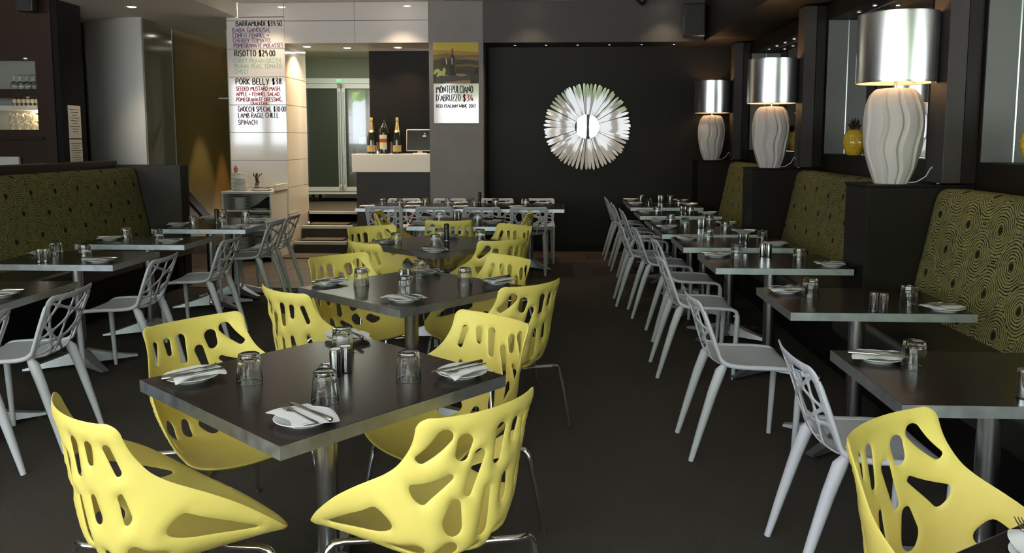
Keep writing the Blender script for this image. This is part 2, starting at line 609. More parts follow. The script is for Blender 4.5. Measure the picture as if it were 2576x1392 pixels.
# front of the room behind the viewer: open glazed front on to the street
gf = G().box(-9, 2.8, FRONT_Y - .2, FRONT_Y, WIN_Z[1], 3.35).box(-9, 2.8, FRONT_Y - .2, FRONT_Y, -.1, WIN_Z[0])
xs = [-9] + [v for w_ in WINDOWS for v in w_] + [2.8]
for i in range(0, len(xs), 2):
    gf.box(xs[i], xs[i + 1], FRONT_Y - .2, FRONT_Y, WIN_Z[0], WIN_Z[1])
gf.box(-9, -6.6, FRONT_Y - .2, FRONT_Y, 0, 1.05)
struct('wall_front', gf, 'charcoal_panel')
struct('ground_outside', G().box(-30, 30, -40, FRONT_Y - .2, -.25, -.12), 'pavement')

# street trees seen only as reflections in the glossy surfaces
def tree(x, y, h, lab):
    rr = random.Random(int(x * 10))
    t = thing('street_tree', lab, 'tree', (x, y, -.12))
    obj('trunk', G().tube([(0, 0, 0), (.05, .02, h * .35), (0, .05, h * .6)], [.16, .13, .09], 10), 'bark', t, smooth=60)
    g = G()
    for k in range(16):
        c = (rr.uniform(-1.5, 1.5), rr.uniform(-1.2, 1.2), h * rr.uniform(.5, .95))
        r_ = rr.uniform(.5, .95)
        bm = bmesh.new()
        bmesh.ops.create_icosphere(bm, subdivisions=2, radius=r_)
        for v in bm.verts:
            v.co *= rr.uniform(.82, 1.12)
        g.add([(v.co.x + c[0], v.co.y + c[1], v.co.z + c[2]) for v in bm.verts], [[v.index for v in f.verts] for f in bm.faces])
        bm.free()
    o = obj('crown', g, 'leaf_green', t)
    o['kind'] = 'stuff'
tree(-4.6, -11, 6.2, 'green street tree outside behind the viewer, towards the bar side')
tree(.2, -13, 6.6, 'green street tree outside behind the viewer, opposite the aisle')
tree(4.2, -11.5, 6.0, 'green street tree outside behind the viewer, towards the lamp side')

struct('wall_reflection_blocker', G().box(-14, 12, -6.9, -6.6, -.12, 1.32), 'charcoal_panel')  # added unseen low wall: darkens the lower part of the street reflections
# ------------------------------------------------------------------ perforated shells
def spline(pts, L=None):
    """pts [(y,z)...] -> C(b), b in [0,total length]"""
    P = np.array(pts, float)
    n = len(P)
    seg = np.r_[0, np.cumsum(np.hypot(*np.diff(P, axis=0).T))]
    t = seg
    m = np.zeros_like(P)
    for i in range(n):
        a, b = max(i - 1, 0), min(i + 1, n - 1)
        m[i] = (P[b] - P[a]) / (t[b] - t[a])
    bb = np.linspace(0, t[-1], 400)
    out = []
    for x in bb:
        i = min(max(int(np.searchsorted(t, x) - 1), 0), n - 2)
        h = t[i + 1] - t[i]
        s = (x - t[i]) / h
        out.append((2 * s**3 - 3 * s**2 + 1) * P[i] + (s**3 - 2 * s**2 + s) * h * m[i] + (-2 * s**3 + 3 * s**2) * P[i + 1] + (s**3 - s**2) * h * m[i + 1])
    C = np.array(out)
    l = np.r_[0, np.cumsum(np.hypot(*np.diff(C, axis=0).T))]
    return C, l

def inside(poly, pts):
    x, y = pts[:, 0], pts[:, 1]
    c = np.zeros(len(pts), bool)
    n = len(poly)
    for i in range(n):
        x1, y1 = poly[i]
        x2, y2 = poly[(i + 1) % n]
        if y1 == y2:
            continue
        t = ((y1 > y) != (y2 > y)) & (x < (x2 - x1) * (y - y1) / (y2 - y1) + x1)
        c ^= t
    return c

def resample(poly, step):
    P = np.array(poly, float)
    out = []
    n = len(P)
    d = np.hypot(*(np.roll(P, -1, 0) - P).T)
    tot = d.sum()
    k = max(8, int(round(tot / step)))
    cum = np.r_[0, np.cumsum(d)]
    for s in np.linspace(0, tot, k, endpoint=False):
        i = min(int(np.searchsorted(cum, s, 'right') - 1), n - 1)
        f = (s - cum[i]) / max(d[i], 1e-9)
        out.append(P[i] + (P[(i + 1) % n] - P[i]) * f)
    return np.array(out)

def chaikin(P, it=2, q=.25):
    P = np.array(P, float)
    for _ in range(it):
        N = np.roll(P, -1, 0)
        P = np.stack([P * (1 - q) + N * q, P * q + N * (1 - q)], 1).reshape(-1, 2)
    return P

def shell(outline, holes, S, spacing, step, front, back, edge, soft, rim):
    """flat outline with holes -> solid shell on surface S(p[n,2]) -> pos[n,3]"""
    loops = [resample(outline, step)] + [resample(h, step) for h in holes]
    bnd = np.concatenate(loops)
    xs = np.arange(bnd[:, 0].min(), bnd[:, 0].max(), spacing)
    ys = np.arange(bnd[:, 1].min(), bnd[:, 1].max(), spacing * .87)
    grid = np.array([(x + (spacing / 2 if j % 2 else 0), y) for j, y in enumerate(ys) for x in xs])
    ok = inside(loops[0], grid)
    for h in loops[1:]:
        ok &= ~inside(h, grid)
    grid = grid[ok]
    d = np.sqrt(((grid[:, None, :] - bnd[None]) ** 2).sum(2)).min(1)
    keep = d > spacing * .45
    grid, d = grid[keep], d[keep]
    pts = np.concatenate([bnd, grid])
    dist = np.r_[np.zeros(len(bnd)), d]
    edges = []
    o = 0
    for l in loops:
        n = len(l)
        edges += [(o + i, o + (i + 1) % n) for i in range(n)]
        o += n
    V, E_, F, ov, _, _ = delaunay_2d_cdt([Vector(p) for p in pts], edges, [], 0, 1e-6)
    m = {}
    V = np.array([v[:] for v in V])
    # the cdt keeps the input order for distinct points
    src = [q[0] if len(q) else 0 for q in ov]
    dist = np.array([dist[i] for i in src])
    isb = {}
    for vi, q in enumerate(ov):
        for k in q:
            if k < len(bnd):
                isb[k] = vi
    tri = np.array([f for f in F])
    cen = V[tri].mean(1)
    ok = inside(loops[0], cen)
    for h in loops[1:]:
        ok &= ~inside(h, cen)
    tri = tri[ok]
    e = 1e-4
    P0 = S(V)
    Nn = np.cross(S(V + [e, 0]) - S(V - [e, 0]), S(V + [0, e]) - S(V - [0, e]))
    Nn /= -(np.linalg.norm(Nn, axis=1)[:, None] + 1e-12)
    s = np.clip(dist / soft, 0, 1)
    s = s * s * (3 - 2 * s)
    top = P0 + Nn * (edge + (front - edge) * s)[:, None]
    bot = P0 - Nn * (edge + (back - edge) * s)[:, None]
    nv = len(V)
    verts = [tuple(p) for p in top] + [tuple(p) for p in bot]
    faces = [tuple(t) for t in tri] + [tuple(t[::-1] + nv) for t in tri]
    # rounded rim
    o = 0
    for li, l in enumerate(loops):
        n = len(l)
        tg = np.roll(l, -1, 0) - np.roll(l, 1, 0)
        nr = np.stack([tg[:, 1], -tg[:, 0]], 1)
        nr /= np.linalg.norm(nr, axis=1)[:, None] + 1e-12
        area = .5 * np.sum(l[:, 0] * np.roll(l[:, 1], -1) - np.roll(l[:, 0], -1) * l[:, 1])
        if (area < 0) != (li > 0):
            nr = -nr
        mid = S(l + nr * rim)
        base = len(verts)
        verts += [tuple(p) for p in mid]
        for i in range(n):
            k = (i + 1) % n
            a, b = isb[o + i], isb[o + k]
            faces.append((a, b, base + k, base + i))
            faces.append((base + i, base + k, b + nv, a + nv))
        o += n
    g = G()
    g.add(verts, faces)
    return g

def drop(ax, ay, bx, by, ra, rb, n=22):
    """teardrop between circle a (radius ra) and circle b (radius rb)"""
    dx, dy = bx - ax, by - ay
    L = math.hypot(dx, dy)
    th = math.atan2(dy, dx)
    k = math.acos(max(-1, min(1, (ra - rb) / L)))
    P = []
    for i in range(n):
        a = th + k + (2 * pi - 2 * k) * i / (n - 1)
        P.append((ax + ra * math.cos(a), ay + ra * math.sin(a)))
    for i in range(n):
        a = th - k + 2 * k * i / (n - 1)
        P.append((bx + rb * math.cos(a), by + rb * math.sin(a)))
    return P

def interp(tab):
    xs = [t[0] for t in tab]
    ys = [t[1] for t in tab]
    n = len(xs)
    def f(x):
        # smooth monotone-ish interpolation
        x = np.clip(x, xs[0], xs[-1])
        i = np.clip(np.searchsorted(xs, x) - 1, 0, n - 2)
        X = np.array(xs)
        Y = np.array(ys)
        m = np.zeros(n)
        m[1:-1] = (Y[2:] - Y[:-2]) / (X[2:] - X[:-2])
        m[0] = (Y[1] - Y[0]) / (X[1] - X[0])
        m[-1] = (Y[-1] - Y[-2]) / (X[-1] - X[-2])
        h = X[i + 1] - X[i]
        s = (x - X[i]) / h
        return (2 * s**3 - 3 * s**2 + 1) * Y[i] + (s**3 - 2 * s**2 + s) * h * m[i] + (-2 * s**3 + 3 * s**2) * Y[i + 1] + (s**3 - s**2) * h * m[i + 1]
    return f

def surface(C, l, w3, wf, h, gp=2.2, flat=.10):
    tot = l[-1]
    def S(p):
        x, b = p[:, 0], p[:, 1]
        bc = np.clip(b, 0, tot)
        cy = np.interp(bc, l, C[:, 0])
        cz = np.interp(bc, l, C[:, 1])
        e = .004
        b0, b1 = np.clip(bc - e, 0, tot), np.clip(bc + e, 0, tot)
        ty = np.interp(b1, l, C[:, 0]) - np.interp(b0, l, C[:, 0])
        tz = np.interp(b1, l, C[:, 1]) - np.interp(b0, l, C[:, 1])
        n_ = np.hypot(ty, tz)
        ty, tz = ty / n_, tz / n_
        cy = cy + ty * (b - bc)
        cz = cz + tz * (b - bc)
        # profile runs from the seat front backwards then up; inner normal: up on the seat, forwards on the back
        ny, nz = tz, -ty
        s = x / wf(bc)
        a = np.abs(s)
        off = h(bc) * np.where(a > 1, 1 + gp * (a - 1), a ** gp)
        X = w3(bc) * s * (1 + flat * (1 - s * s))
        return np.stack([X, cy + ny * off, cz + nz * off], 1)
    return S

# ---- yellow shell chair: centre line of the tub, rim line, and a blend across
Cy_, ly_ = spline([(.275, .372), (.235, .362), (.10, .352), (-.04, .348), (-.130, .354), (-.185, .384), (-.212, .44), (-.228, .52), (-.240, .61), (-.252, .70), (-.268, .803)])
LT = ly_[-1]
RIM = [(0, .268, .225, .400), (.07, .284, .195, .424), (.18, .296, .140, .470), (.32, .292, .060, .532), (.43, .279, -.005, .574), (.51, .262, -.060, .606), (.585, .243, -.105, .632),
       (.66, .224, -.143, .663), (.74, .210, -.173, .707), (.82, .206, -.193, .748), (LT, .211, -.213, .803)]
rx, ry, rz_ = [interp([(r[0], r[k]) for r in RIM]) for k in (1, 2, 3)]
wf = interp([(0, .275), (.07, .300), (.18, .335), (.32, .365), (.43, .372), (.51, .352), (.585, .308), (.66, .262), (.74, .238), (.82, .226), (LT, .222)])
def Sy(p):
    x, b = p[:, 0], p[:, 1]
    bc = np.clip(b, 0, LT)
    cy_ = np.interp(bc, ly_, Cy_[:, 0])
    cz_ = np.interp(bc, ly_, Cy_[:, 1])
    over = b - bc
    s = x / wf(bc)
    a = np.abs(s)
    ex = np.interp(bc, [0, .1, .45, .62, .8], [2.2, 2.5, 2.5, 2.0, 2.0])
    g = np.where(a > 1, 1 + ex * (a - 1), a ** ex)
    ty = np.where(bc < .2, -1.0, -.17)
    tz = np.where(bc < .2, .0, .98)
    X = rx(bc) * s * (1 + .10 * (1 - s * s))
    return np.stack([X, cy_ + (ry(bc) - cy_) * g + ty * over, cz_ + (rz_(bc) - cz_) * g + tz * over], 1)
def yellow_outline():
    right = [(float(wf(np.array([b]))[0]), b) for b in np.linspace(.045, LT - .035, 44)]
    wt = float(wf(np.array([LT]))[0])
    top = [(wt - .035 + .035 * math.cos(a), LT - .035 + .035 * math.sin(a)) for a in np.linspace(.15, pi / 2, 7)]
    top += [(wt * k, LT - .006 * (1 - k * k)) for k in (.75, .55, .35, .15)]
    fr = [(0, 0.0), (.12, .0), (.20, .001), (.235, .004), (.262, .014), (.280, .028)]
    half = fr + right + top
    return half + [(-x, y) for x, y in half[::-1] if x > 1e-6]
YH = [
    drop(-.142, .835, -.208, .730, .026, .015),           # slanted, left of the top row
    drop(-.082, .815, -.090, .775, .026, .022),
    drop(-.032, .768, -.064, .660, .021, .014),
    drop(.040, .825, .034, .738, .021, .016),
    drop(.104, .822, .100, .772, .018, .014),
    drop(.168, .815, .186, .715, .015, .012),
    drop(-.118, .705, -.212, .612, .011, .027),           # second row
    drop(-.100, .625, -.112, .560, .018, .035),
    drop(.008, .660, .004, .535, .012, .022),
    drop(.080, .665, .088, .605, .014, .020),
    drop(.176, .645, .196, .570, .011, .016),
    drop(-.108, .482, -.116, .455, .030, .032),           # turn of the seat
    drop(-.030, .440, .000, .475, .030, .020),
    drop(-.196, .440, -.206, .392, .026, .031),
    drop(.185, .470, .206, .420, .028, .032),
    drop(.086, .490, .094, .450, .022, .026),
]
def flank_slot(side):
    bb = [.175, .21, .26, .32, .38, .43, .462]
    th = [.012, .024, .036, .047, .055, .060, .060]
    up = [(float(wf(np.array([b]))[0]) - .034, b) for b in bb]
    dn = [(u - t, b) for (u, b), t in zip(up, th)]
    P = chaikin([(u * side, b) for u, b in up + [(up[-1][0] - .012, .478), (dn[-1][0] + .012, .478)] + dn[::-1]], 2)
    return P
YH += [flank_slot(-1), flank_slot(1)]
random.seed(1)
ych = thing('shell_chair', 'x', 'chair')
gy = shell(yellow_outline(), YH, Sy, .016, .009, .004, .0095, .0026, .026, .0024)
obj('seat_shell', gy, 'yellow_plastic', ych, smooth=62)
for sx in (-1, 1):
    for (y0, y1, yb) in ((.10, .185, .235), (-.085, -.175, -.235)):
        path = [(sx * .05, y0, .328), (sx * .12, y0 + (y1 - y0) * .3, .328), (sx * .190, y1 * .95, .330), (sx * .222, y1, .330), (sx * .236, y1 * .96 + yb * .04, .318), (sx * .242, (y1 * .85 + yb * .15), .290), (sx * .268, yb, .012)]
        lg = obj('leg', G().tube(path, [.011, .011, .011, .011, .011, .011, .0085], 10), 'chrome', ych, smooth=50)
        obj('foot_glide', G().cyl((sx * .2685, yb + .001, 0), .0115, 0, .014, 10), 'rubber', lg, smooth=50)
obj('underframe', G().box(-.07, .07, -.10, .11, .326, .347), 'chrome', ych, smooth=50)
yellow_chair = Stamp(ych)

# ---- grey perforated chair
Cg, lg_ = spline([(.225, .418), (.20, .436), (.10, .442), (-.04, .438), (-.125, .442), (-.168, .468), (-.190, .52), (-.222, .62), (-.268, .762)])
LG = lg_[-1]
gw3 = interp([(0, .198), (.1, .205), (.3, .200), (.40, .190), (.5, .195), (LG, .208)])
ghh = interp([(0, .006), (.1, .010), (.3, .022), (.40, .034), (.5, .034), (LG, .022)])
Sg = surface(Cg, lg_, gw3, gw3, ghh, 2.4, .02)
def voronoi_cells(seeds, x0, x1, y0, y1, inset):
    cells = []
    for i, p in enumerate(seeds):
        poly = [(x0, y0), (x1, y0), (x1, y1), (x0, y1)]
        for j, q in list(enumerate(seeds)) + [(-1, None)]:
            if j == i or q is None:
                continue
            nx, ny = q[0] - p[0], q[1] - p[1]
            L = math.hypot(nx, ny)
            nx, ny = nx / L, ny / L
            cc = nx * (p[0] + q[0]) / 2 + ny * (p[1] + q[1]) / 2 - inset
            out = []
            for k in range(len(poly)):
                a, b = poly[k], poly[(k + 1) % len(poly)]
                da, db = nx * a[0] + ny * a[1] - cc, nx * b[0] + ny * b[1] - cc
                if da <= 0:
                    out.append(a)
                if da * db < 0:
                    t = da / (da - db)
                    out.append((a[0] + (b[0] - a[0]) * t, a[1] + (b[1] - a[1]) * t))
            poly = out
            if len(poly) < 3:
                break
        cells.append(poly)
    return cells
bx0, bx1, by0, by1 = -.172, .172, .372, LG - .030
def line_cells(rr, n, inset):
    cells = [[(bx0, by0), (bx1, by0), (bx1, by1), (bx0, by1)]]
    H = by1 - by0
    for i in range(n):
        th = pi * (i * .618 % 1.0) + rr.uniform(-.25, .25)
        nx, ny = math.cos(th), math.sin(th)
        px, py = rr.uniform(bx0 * .85, bx1 * .85), by0 + H * rr.uniform(.08, .92)
        c0 = nx * px + ny * py
        out = []
        for poly in cells:
            for sgn in (1, -1):
                q = []
                for k in range(len(poly)):
                    a_, b_ = poly[k], poly[(k + 1) % len(poly)]
                    da = sgn * (nx * a_[0] + ny * a_[1] - c0) + inset
                    db = sgn * (nx * b_[0] + ny * b_[1] - c0) + inset
                    if da <= 0:
                        q.append(a_)
                    if da * db < 0:
                        t = da / (da - db)
                        q.append((a_[0] + (b_[0] - a_[0]) * t, a_[1] + (b_[1] - a_[1]) * t))
                if len(q) > 2:
                    out.append(q)
        cells = out
    return cells
def parea(P):
    P = np.array(P)
    return abs(.5 * np.sum(P[:, 0] * np.roll(P[:, 1], -1) - np.roll(P[:, 0], -1) * P[:, 1]))
best = None
for sd in range(160):
    cs = line_cells(random.Random(sd), 9, .0052)
    ar = sorted(parea(c) for c in cs)
    good = [v for v in ar if v > 3.0e-4]
    score = len(good) - 260 * max(ar) / .01 * .02 - .35 * (len(ar) - len(good))
    if best is None or score > best[0]:
        best = (score, cs)
GH = []
for c in best[1]:
    a_ = parea(c)
    if a_ < 1.6e-4:
        continue
    P = chaikin(c, 2, .17)
    GH.append(P)
for sx in (-1, 1):
    GH.append(drop(sx * .05, .325, sx * .135, .318, .010, .012))
def grey_outline():
    ss = [(float(gw3(np.array([b]))[0]), b) for b in np.linspace(.04, LG - .04, 26)]
    wt = float(gw3(np.array([LG]))[0])
    top = [(wt - .04 + .04 * math.cos(a), LG - .04 + .04 * math.sin(a)) for a in np.linspace(.15, pi / 2, 7)] + [(.08, LG), (0, LG)]
    half = [(0, 0), (.10, 0), (.165, .004), (.188, .02)] + ss + top
    return half + [(-x, y) for x, y in half[::-1] if x > 1e-6]
gch = thing('perforated_chair', 'x', 'chair')
obj('seat_shell', shell(grey_outline(), GH, Sg, .02, .009, .004, .005, .003, .010, .002), 'grey_plastic', gch, smooth=60)
for sx in (-1, 1):
    bb = np.linspace(LG - .05, .045, 26)
    pts = Sg(np.stack([np.array([sx * float(gw3(np.array([b]))[0]) * 1.0 for b in bb]), bb], 1))
    path = [tuple(p) for p in pts]
    fx, fy_, fz = path[-1]
    path += [(fx * .99, fy_ + .022, fz - .012), (fx * .985, fy_ + .030, fz - .040), (fx * .98, fy_ + .030, fz - .08)]
    rad = [.006] + [.0085] * 10 + [.0115] * (len(path) - 13) + [.0145, .015]
    obj('rail', G().tube(path, rad[:len(path)], 10), 'grey_plastic', gch, smooth=60)
    obj('leg', G().tube([(fx * .98, fy_ + .030, fz - .06), (fx * .975, fy_ + .024, .25), (fx * .97, fy_ + .012, 0)], [.0165, .0155, .0115], 12), 'grey_plastic', gch, smooth=60)
    obj('leg', G().tube([(sx * .170, -.118, .462), (sx * .172, -.140, .430), (sx * .176, -.175, .33), (sx * .180, -.225, .16), (sx * .184, -.27, 0)], [.014, .0245, .0225, .018, .0125], 12), 'grey_plastic', gch, smooth=60)
grey_chair = Stamp(gch)

# ------------------------------------------------------------------ tables
TZ = .73
TH = .038
def make_table(w, d):
    t = thing('dining_table', 'x', 'table')
    top = obj('tabletop', G().rbox(-w / 2 + .0022, w / 2 - .0022, -d / 2 + .0022, d / 2 - .0022, TZ - TH + .002, TZ, .0012, 1), 'table_laminate', t)
    e = G()
    a, b = w / 2, d / 2
    e.box(-a, a, -b, -b + .002, TZ - TH, TZ - .0008).box(-a, a, b - .002, b, TZ - TH, TZ - .0008)
    e.box(-a, -a + .002, -b + .002, b - .002, TZ - TH, TZ - .0008).box(a - .002, a, -b + .002, b - .002, TZ - TH, TZ - .0008)
    obj('metal_edge', e, 'aluminium', t)
    obj('column', G().cyl((0, 0, 0), .0375, .06, TZ - TH - .01, 28), 'steel', t, smooth=40)
    obj('mounting_plate', G().rbox(-.16, .16, -.16, .16, TZ - TH - .012, TZ - TH, .004, 1), 'black_plastic', t)
    obj('base_hub', G().lathe([(.05, .03), (.06, .045), (.055, .07), (.040, .09)], 24), 'steel', t, smooth=40)
    for k in range(4):
        ang = pi / 4 + k * pi / 2 if w == d else math.atan2(d * .8, w * .8) * (1 if k in (0, 2) else -1) + (pi if k in (1, 2) else 0)
        L = .36 if w == d else .34
        f = G()
        n = 8
        vs, fs = [], []
        for i in range(n + 1):
            s = i / n
            x = .035 + (L - .035) * s
            ww = .045 * (1 - s) + .024 * s
            zt = .082 * (1 - s) ** 1.3 + .034
            zb = .022 + .004 * (1 - s)
            vs += [(x, -ww, zb), (x, -ww * .8, zt), (x, ww * .8, zt), (x, ww, zb)]
        for i in range(n):
            for j in range(4):
                q = (j + 1) % 4
                fs.append((4 * i + j, 4 * i + q, 4 * i + 4 + q, 4 * i + 4 + j))
        fs += [(3, 2, 1, 0), tuple(4 * n + i for i in range(4))]
        f.add(vs, fs)
        f.xf(Matrix.Rotation(ang, 4, 'Z'))
        ft = obj('foot', f, 'aluminium', t, smooth=35)
        obj('glide', G().cyl(((L - .03) * math.cos(ang), (L - .03) * math.sin(ang), 0), .016, 0, .024, 12), 'chrome', ft, smooth=40)
    return t
TP = {}
def table(w, d, x, y, rz, label, group=None):
    k = (w, d)
    if k not in TP:
        TP[k] = Stamp(make_table(w, d))
    return TP[k]((x, y, 0), rz, label, group)

ORD = ['first', 'second', 'third', 'fourth', 'fifth', 'sixth', 'seventh', 'eighth', 'ninth']
D_ANG = R(50.3)
DC = [(-.742, 2.529), (-.745, 4.165), (-.85, 5.96)]
DNAME = ['nearest diamond table', 'middle diamond table', 'farthest diamond table']
for i, (x, y) in enumerate(DC):
    table(.84, .84, x, y, D_ANG, ['nearest square dark table turned like a diamond among yellow chairs', 'middle one of three square dark tables turned like diamonds', 'farthest of the diamond-turned square tables, before the straight one'][i], 'square tables among the yellow chairs')
table(.84, .82, -.88, 7.49, 0, 'dark table set straight behind the diamond tables, ringed by yellow chairs')
# row under the lamps: centre x, centre y, width
RROW = [(1.45, 2.655, .84), (1.485, 3.92, .82), (1.40, 5.165, .82), (1.345, 6.09, .80), (1.30, 6.89, .80), (1.295, 7.51, .80), (1.30, 8.46, .82), (1.305, 9.49, .82), (1.315, 10.115, .82)]
for i, (x, y, w_) in enumerate(RROW):
    table(w_, .615, x, y, 0, 'dark metal-edged table, %s from the viewer in the row under the silver lamps' % ORD[i], 'tables under the lamps')
LROW = [(-3.01, 3.90), (-3.13, 5.09), (-3.12, 6.025), (-3.055, 7.00), (-3.045, 7.51)]
LYD = [(3.57, 4.22), (4.785, 5.385), (5.735, 6.27), (6.75, 7.252), (7.258, 7.765)]
for i, (x, y) in enumerate(LROW):
    a, b = LYD[i]
    table(.83, round(b - a, 3), x, (a + b) / 2, 0, 'dark metal-edged table, %s from the viewer along the bar-side bench' % ORD[i], 'tables along the bar-side bench')
for i in range(3):
    table(.78, .80, -1.825 + i * .7845, 9.30, 0, '%s of three tables joined before the back wall, counted from the steps' % ORD[i], 'joined tables before the back wall')

# ------------------------------------------------------------------ chairs
def face_to(x, y, tx, ty):
    return math.atan2(ty - y, tx - x) - pi / 2

# yellow: midpoint between the two top corners, angle of the direction the chair faces (degrees)
YC = [
    (-.192, 2.099, 137, 'yellow chair with its perforated back to the viewer, nearest diamond table, towards the aisle'),
    (-1.234, 2.004, 50, 'yellow chair seen from behind in the lower left corner, at nearest diamond table'),
    (-1.395, 3.022, -36, 'yellow chair facing the viewer across the nearest diamond table, beside the grey chairs'),
    (-.240, 3.127, 228, 'yellow chair at the aisle-side far edge of the nearest diamond table'),
    (-1.262, 3.695, 49, 'yellow chair turned away at the near bar-side edge of the middle diamond table'),
    (-1.295, 4.784, -45, 'yellow chair facing the viewer at the far bar-side edge of the middle diamond table'),
    (-.262, 4.78, 222, 'yellow chair facing the viewer at the far aisle-side edge of the middle diamond table'),
    (-.104, 3.912, 136, 'yellow chair turned away at the near aisle-side edge of the middle diamond table'),
    (-1.300, 5.455, 45, 'yellow chair turned away at the near bar-side edge of the farthest diamond table'),
    (-1.468, 6.439, -57, 'yellow chair facing the viewer at the far bar-side edge of the farthest diamond table'),
    (-.31, 6.57, 226, 'yellow chair facing the viewer at the far aisle-side edge of the farthest diamond table'),
    (-.345, 5.632, 125, 'yellow chair turned away at the near aisle-side edge of the farthest diamond table'),
    (-.905, 6.955, 94, 'yellow chair with its back square to the viewer at the straight table'),
    (-1.675, 7.70, 4, 'yellow chair seen edge-on at the bar-side end of the straight table'),
    (-.240, 7.697, 178, 'yellow chair seen edge-on at the aisle end of the straight table'),
    (.851, 1.980, -50, 'yellow chair in the lower right corner facing a table that is cut off'),
]
for x, y, a, lab in YC:
    d = (math.cos(R(a)), math.sin(R(a)))
    # the corners of the back lie .213 behind the chair's own origin
    yellow_chair((x + d[0] * .213, y + d[1] * .213, 0), R(a) - pi / 2, lab, 'yellow shell chairs')

GC = [(-2.395, 3.19, 180, 'grey perforated chair cut off at the left edge, %s'), ]
def gplace(x, y, a, lab, grp, off=.256):
    d = (math.cos(R(a)), math.sin(R(a)))
    grey_chair((x + d[0] * off, y + d[1] * off, 0), R(a) - pi / 2, lab, grp)
for i, (x, y, a) in enumerate([(-2.395, 3.19, 178), (-2.367, 3.811, 184), (-2.455, 4.957, 183), (-2.41, 5.921, 181), (-2.475, 7.10, 180), (-2.515, 7.70, 180)]):
    gplace(x, y, a, 'grey perforated chair facing the bar-side bench, %s from the viewer' % ORD[i], 'grey chairs facing the bar-side bench')
for i, (x, y, a) in enumerate([(.840, 2.79, 0), (.667, 3.865, 1), (.684, 5.186, 0), (.763, 6.10, 1), (.691, 6.88, 0), (.600, 7.36, -1), (.724, 8.537, 0), (.690, 9.32, 0), (.672, 10.17, 0)]):
    gplace(x, y, a, 'grey perforated chair at the lamp-side tables, %s from the viewer' % ORD[i], 'grey chairs of the aisle-side row')
for i, (x, y) in enumerate([(-1.872, 8.79), (-1.304, 8.77), (-.774, 8.75), (-.257, 8.77)]):
    gplace(x, y, 90, 'grey perforated chair, back to the viewer, at the joined tables, %s from the steps' % ORD[i], 'grey chairs at the joined tables')
for i, (x, y) in enumerate([(-1.853, 9.98), (-1.28, 10.0), (-.694, 10.06), (-.179, 10.08)]):
    gplace(x, y, 270, 'grey perforated chair behind the joined tables, %s from the steps' % ORD[i], 'grey chairs at the joined tables')
# ------------------------------------------------------------------ booth dividers, benches
DIV = [(4.79, 5.14), (7.49, 7.87), (10.29, 10.66)]
for i, (a, b) in enumerate(DIV):
    o = thing('booth_divider', 'dark booth divider under the %s silver lamp' % ['nearest', 'middle', 'farthest'][i], 'divider', (0, 0, 0), 0, 'booth dividers')
    obj('carcass', G().rbox(1.842, 2.452, a, b, 0, 1.225, .003, 1), 'dark_panel', o)
    obj('cap', G().rbox(1.834, 2.452, a - .006, b + .004, 1.225, 1.240, .003, 1), 'black_panel', o)

def bench(y0, y1, side, label, xoff=0.0):
    """side +1: wall on the +x side"""
    t = thing('banquette', label, 'bench', (0, 0, 0))
    prof = [(2.070, .50), (2.100, .56), (2.160, .85), (2.212, 1.13), (2.228, 1.185), (2.250, 1.212), (2.285, 1.224), (2.36, 1.222), (2.435, 1.214)]
    # rounded end towards the divider
    ny = 40
    g = G()
    g.uv = []
    arc = [0]
    for a, b in zip(prof[:-1], prof[1:]):
        arc.append(arc[-1] + math.hypot(b[0] - a[0], b[1] - a[1]))
    ys = [y0, y0 + .004, y0 + .02] + list(np.linspace(y0 + .06, y1 - .06, ny)) + [y1 - .02, y1 - .004, y1]
    n = len(prof)
    for y in ys:
        e = min(y - y0, y1 - y)
        pin = .03 * (1 - min(1, e / .03)) ** 2
        for (x, z), s in zip(prof, arc):
            xx, z2 = x + pin * .8, z - pin * (.6 if z > 1.1 else .0)
            X = xx if side > 0 else -(xx - 2.2) + xoff
            g.v.append((X, y, z2))
            g.uv.append((y * side, s + .12))
    for j in range(len(ys) - 1):
        for i in range(n - 1):
            g.f.append((j * n + i, j * n + i + 1, (j + 1) * n + i + 1, (j + 1) * n + i))
    # ends
    for j in (0, len(ys) - 1):
        o = len(g.v)
        for i in range(n):
            g.v.append(g.v[j * n + i])
            g.uv.append(g.uv[j * n + i])
        x, y, z = g.v[j * n + n - 1]
        g.v.append((x, y, .5))
        g.uv.append((0, 0))
        g.f.append(tuple(range(o, o + n + 1)))
    obj('backrest', g, 'upholstery', t, smooth=50)
    def bx(a, b, z0, z1, r):
        if side < 0:
            a, b = -(b - 2.2) + xoff, -(a - 2.2) + xoff
        return G().rbox(a, b, y0, y1, z0, z1, r, 3)
    obj('seat', bx(1.66, 2.14, .36, .525, .03), 'vinyl_dark', t, smooth=40)
    obj('plinth', bx(1.84, 2.44, 0, .362, .003), 'black_panel', t)
    return t
bench(-1.0, 4.785, 1, 'olive ring-patterned bench in the nearest booth under the lamps')
bench(5.145, 7.485, 1, 'olive ring-patterned bench in the middle booth, between nearest and middle lamps')
bench(7.875, 10.285, 1, 'olive ring-patterned bench in the farthest booth, between middle and farthest lamps')
bench(.8, 7.895, -1, 'long olive ring-patterned bench along the bar side', -4.15)
t = thing('banquette_end_panel', 'dark upright end panel closing the bar-side bench', 'divider')
obj('panel', G().rbox(-4.46, -3.735, 7.90, 8.02, 0, 1.248, .003, 1), 'charcoal_panel', t)
obj('side_panel', G().rbox(-3.735, -3.722, 7.905, 8.05, 0, 1.246, .002, 1), 'black_panel', t)
tag(obj('bench_rail', G().rbox(-4.56, -4.41, .8, 7.95, .9, 1.292, .006, 2), 'brown_timber'), 'dark timber rail running behind the bar-side bench', 'rail')

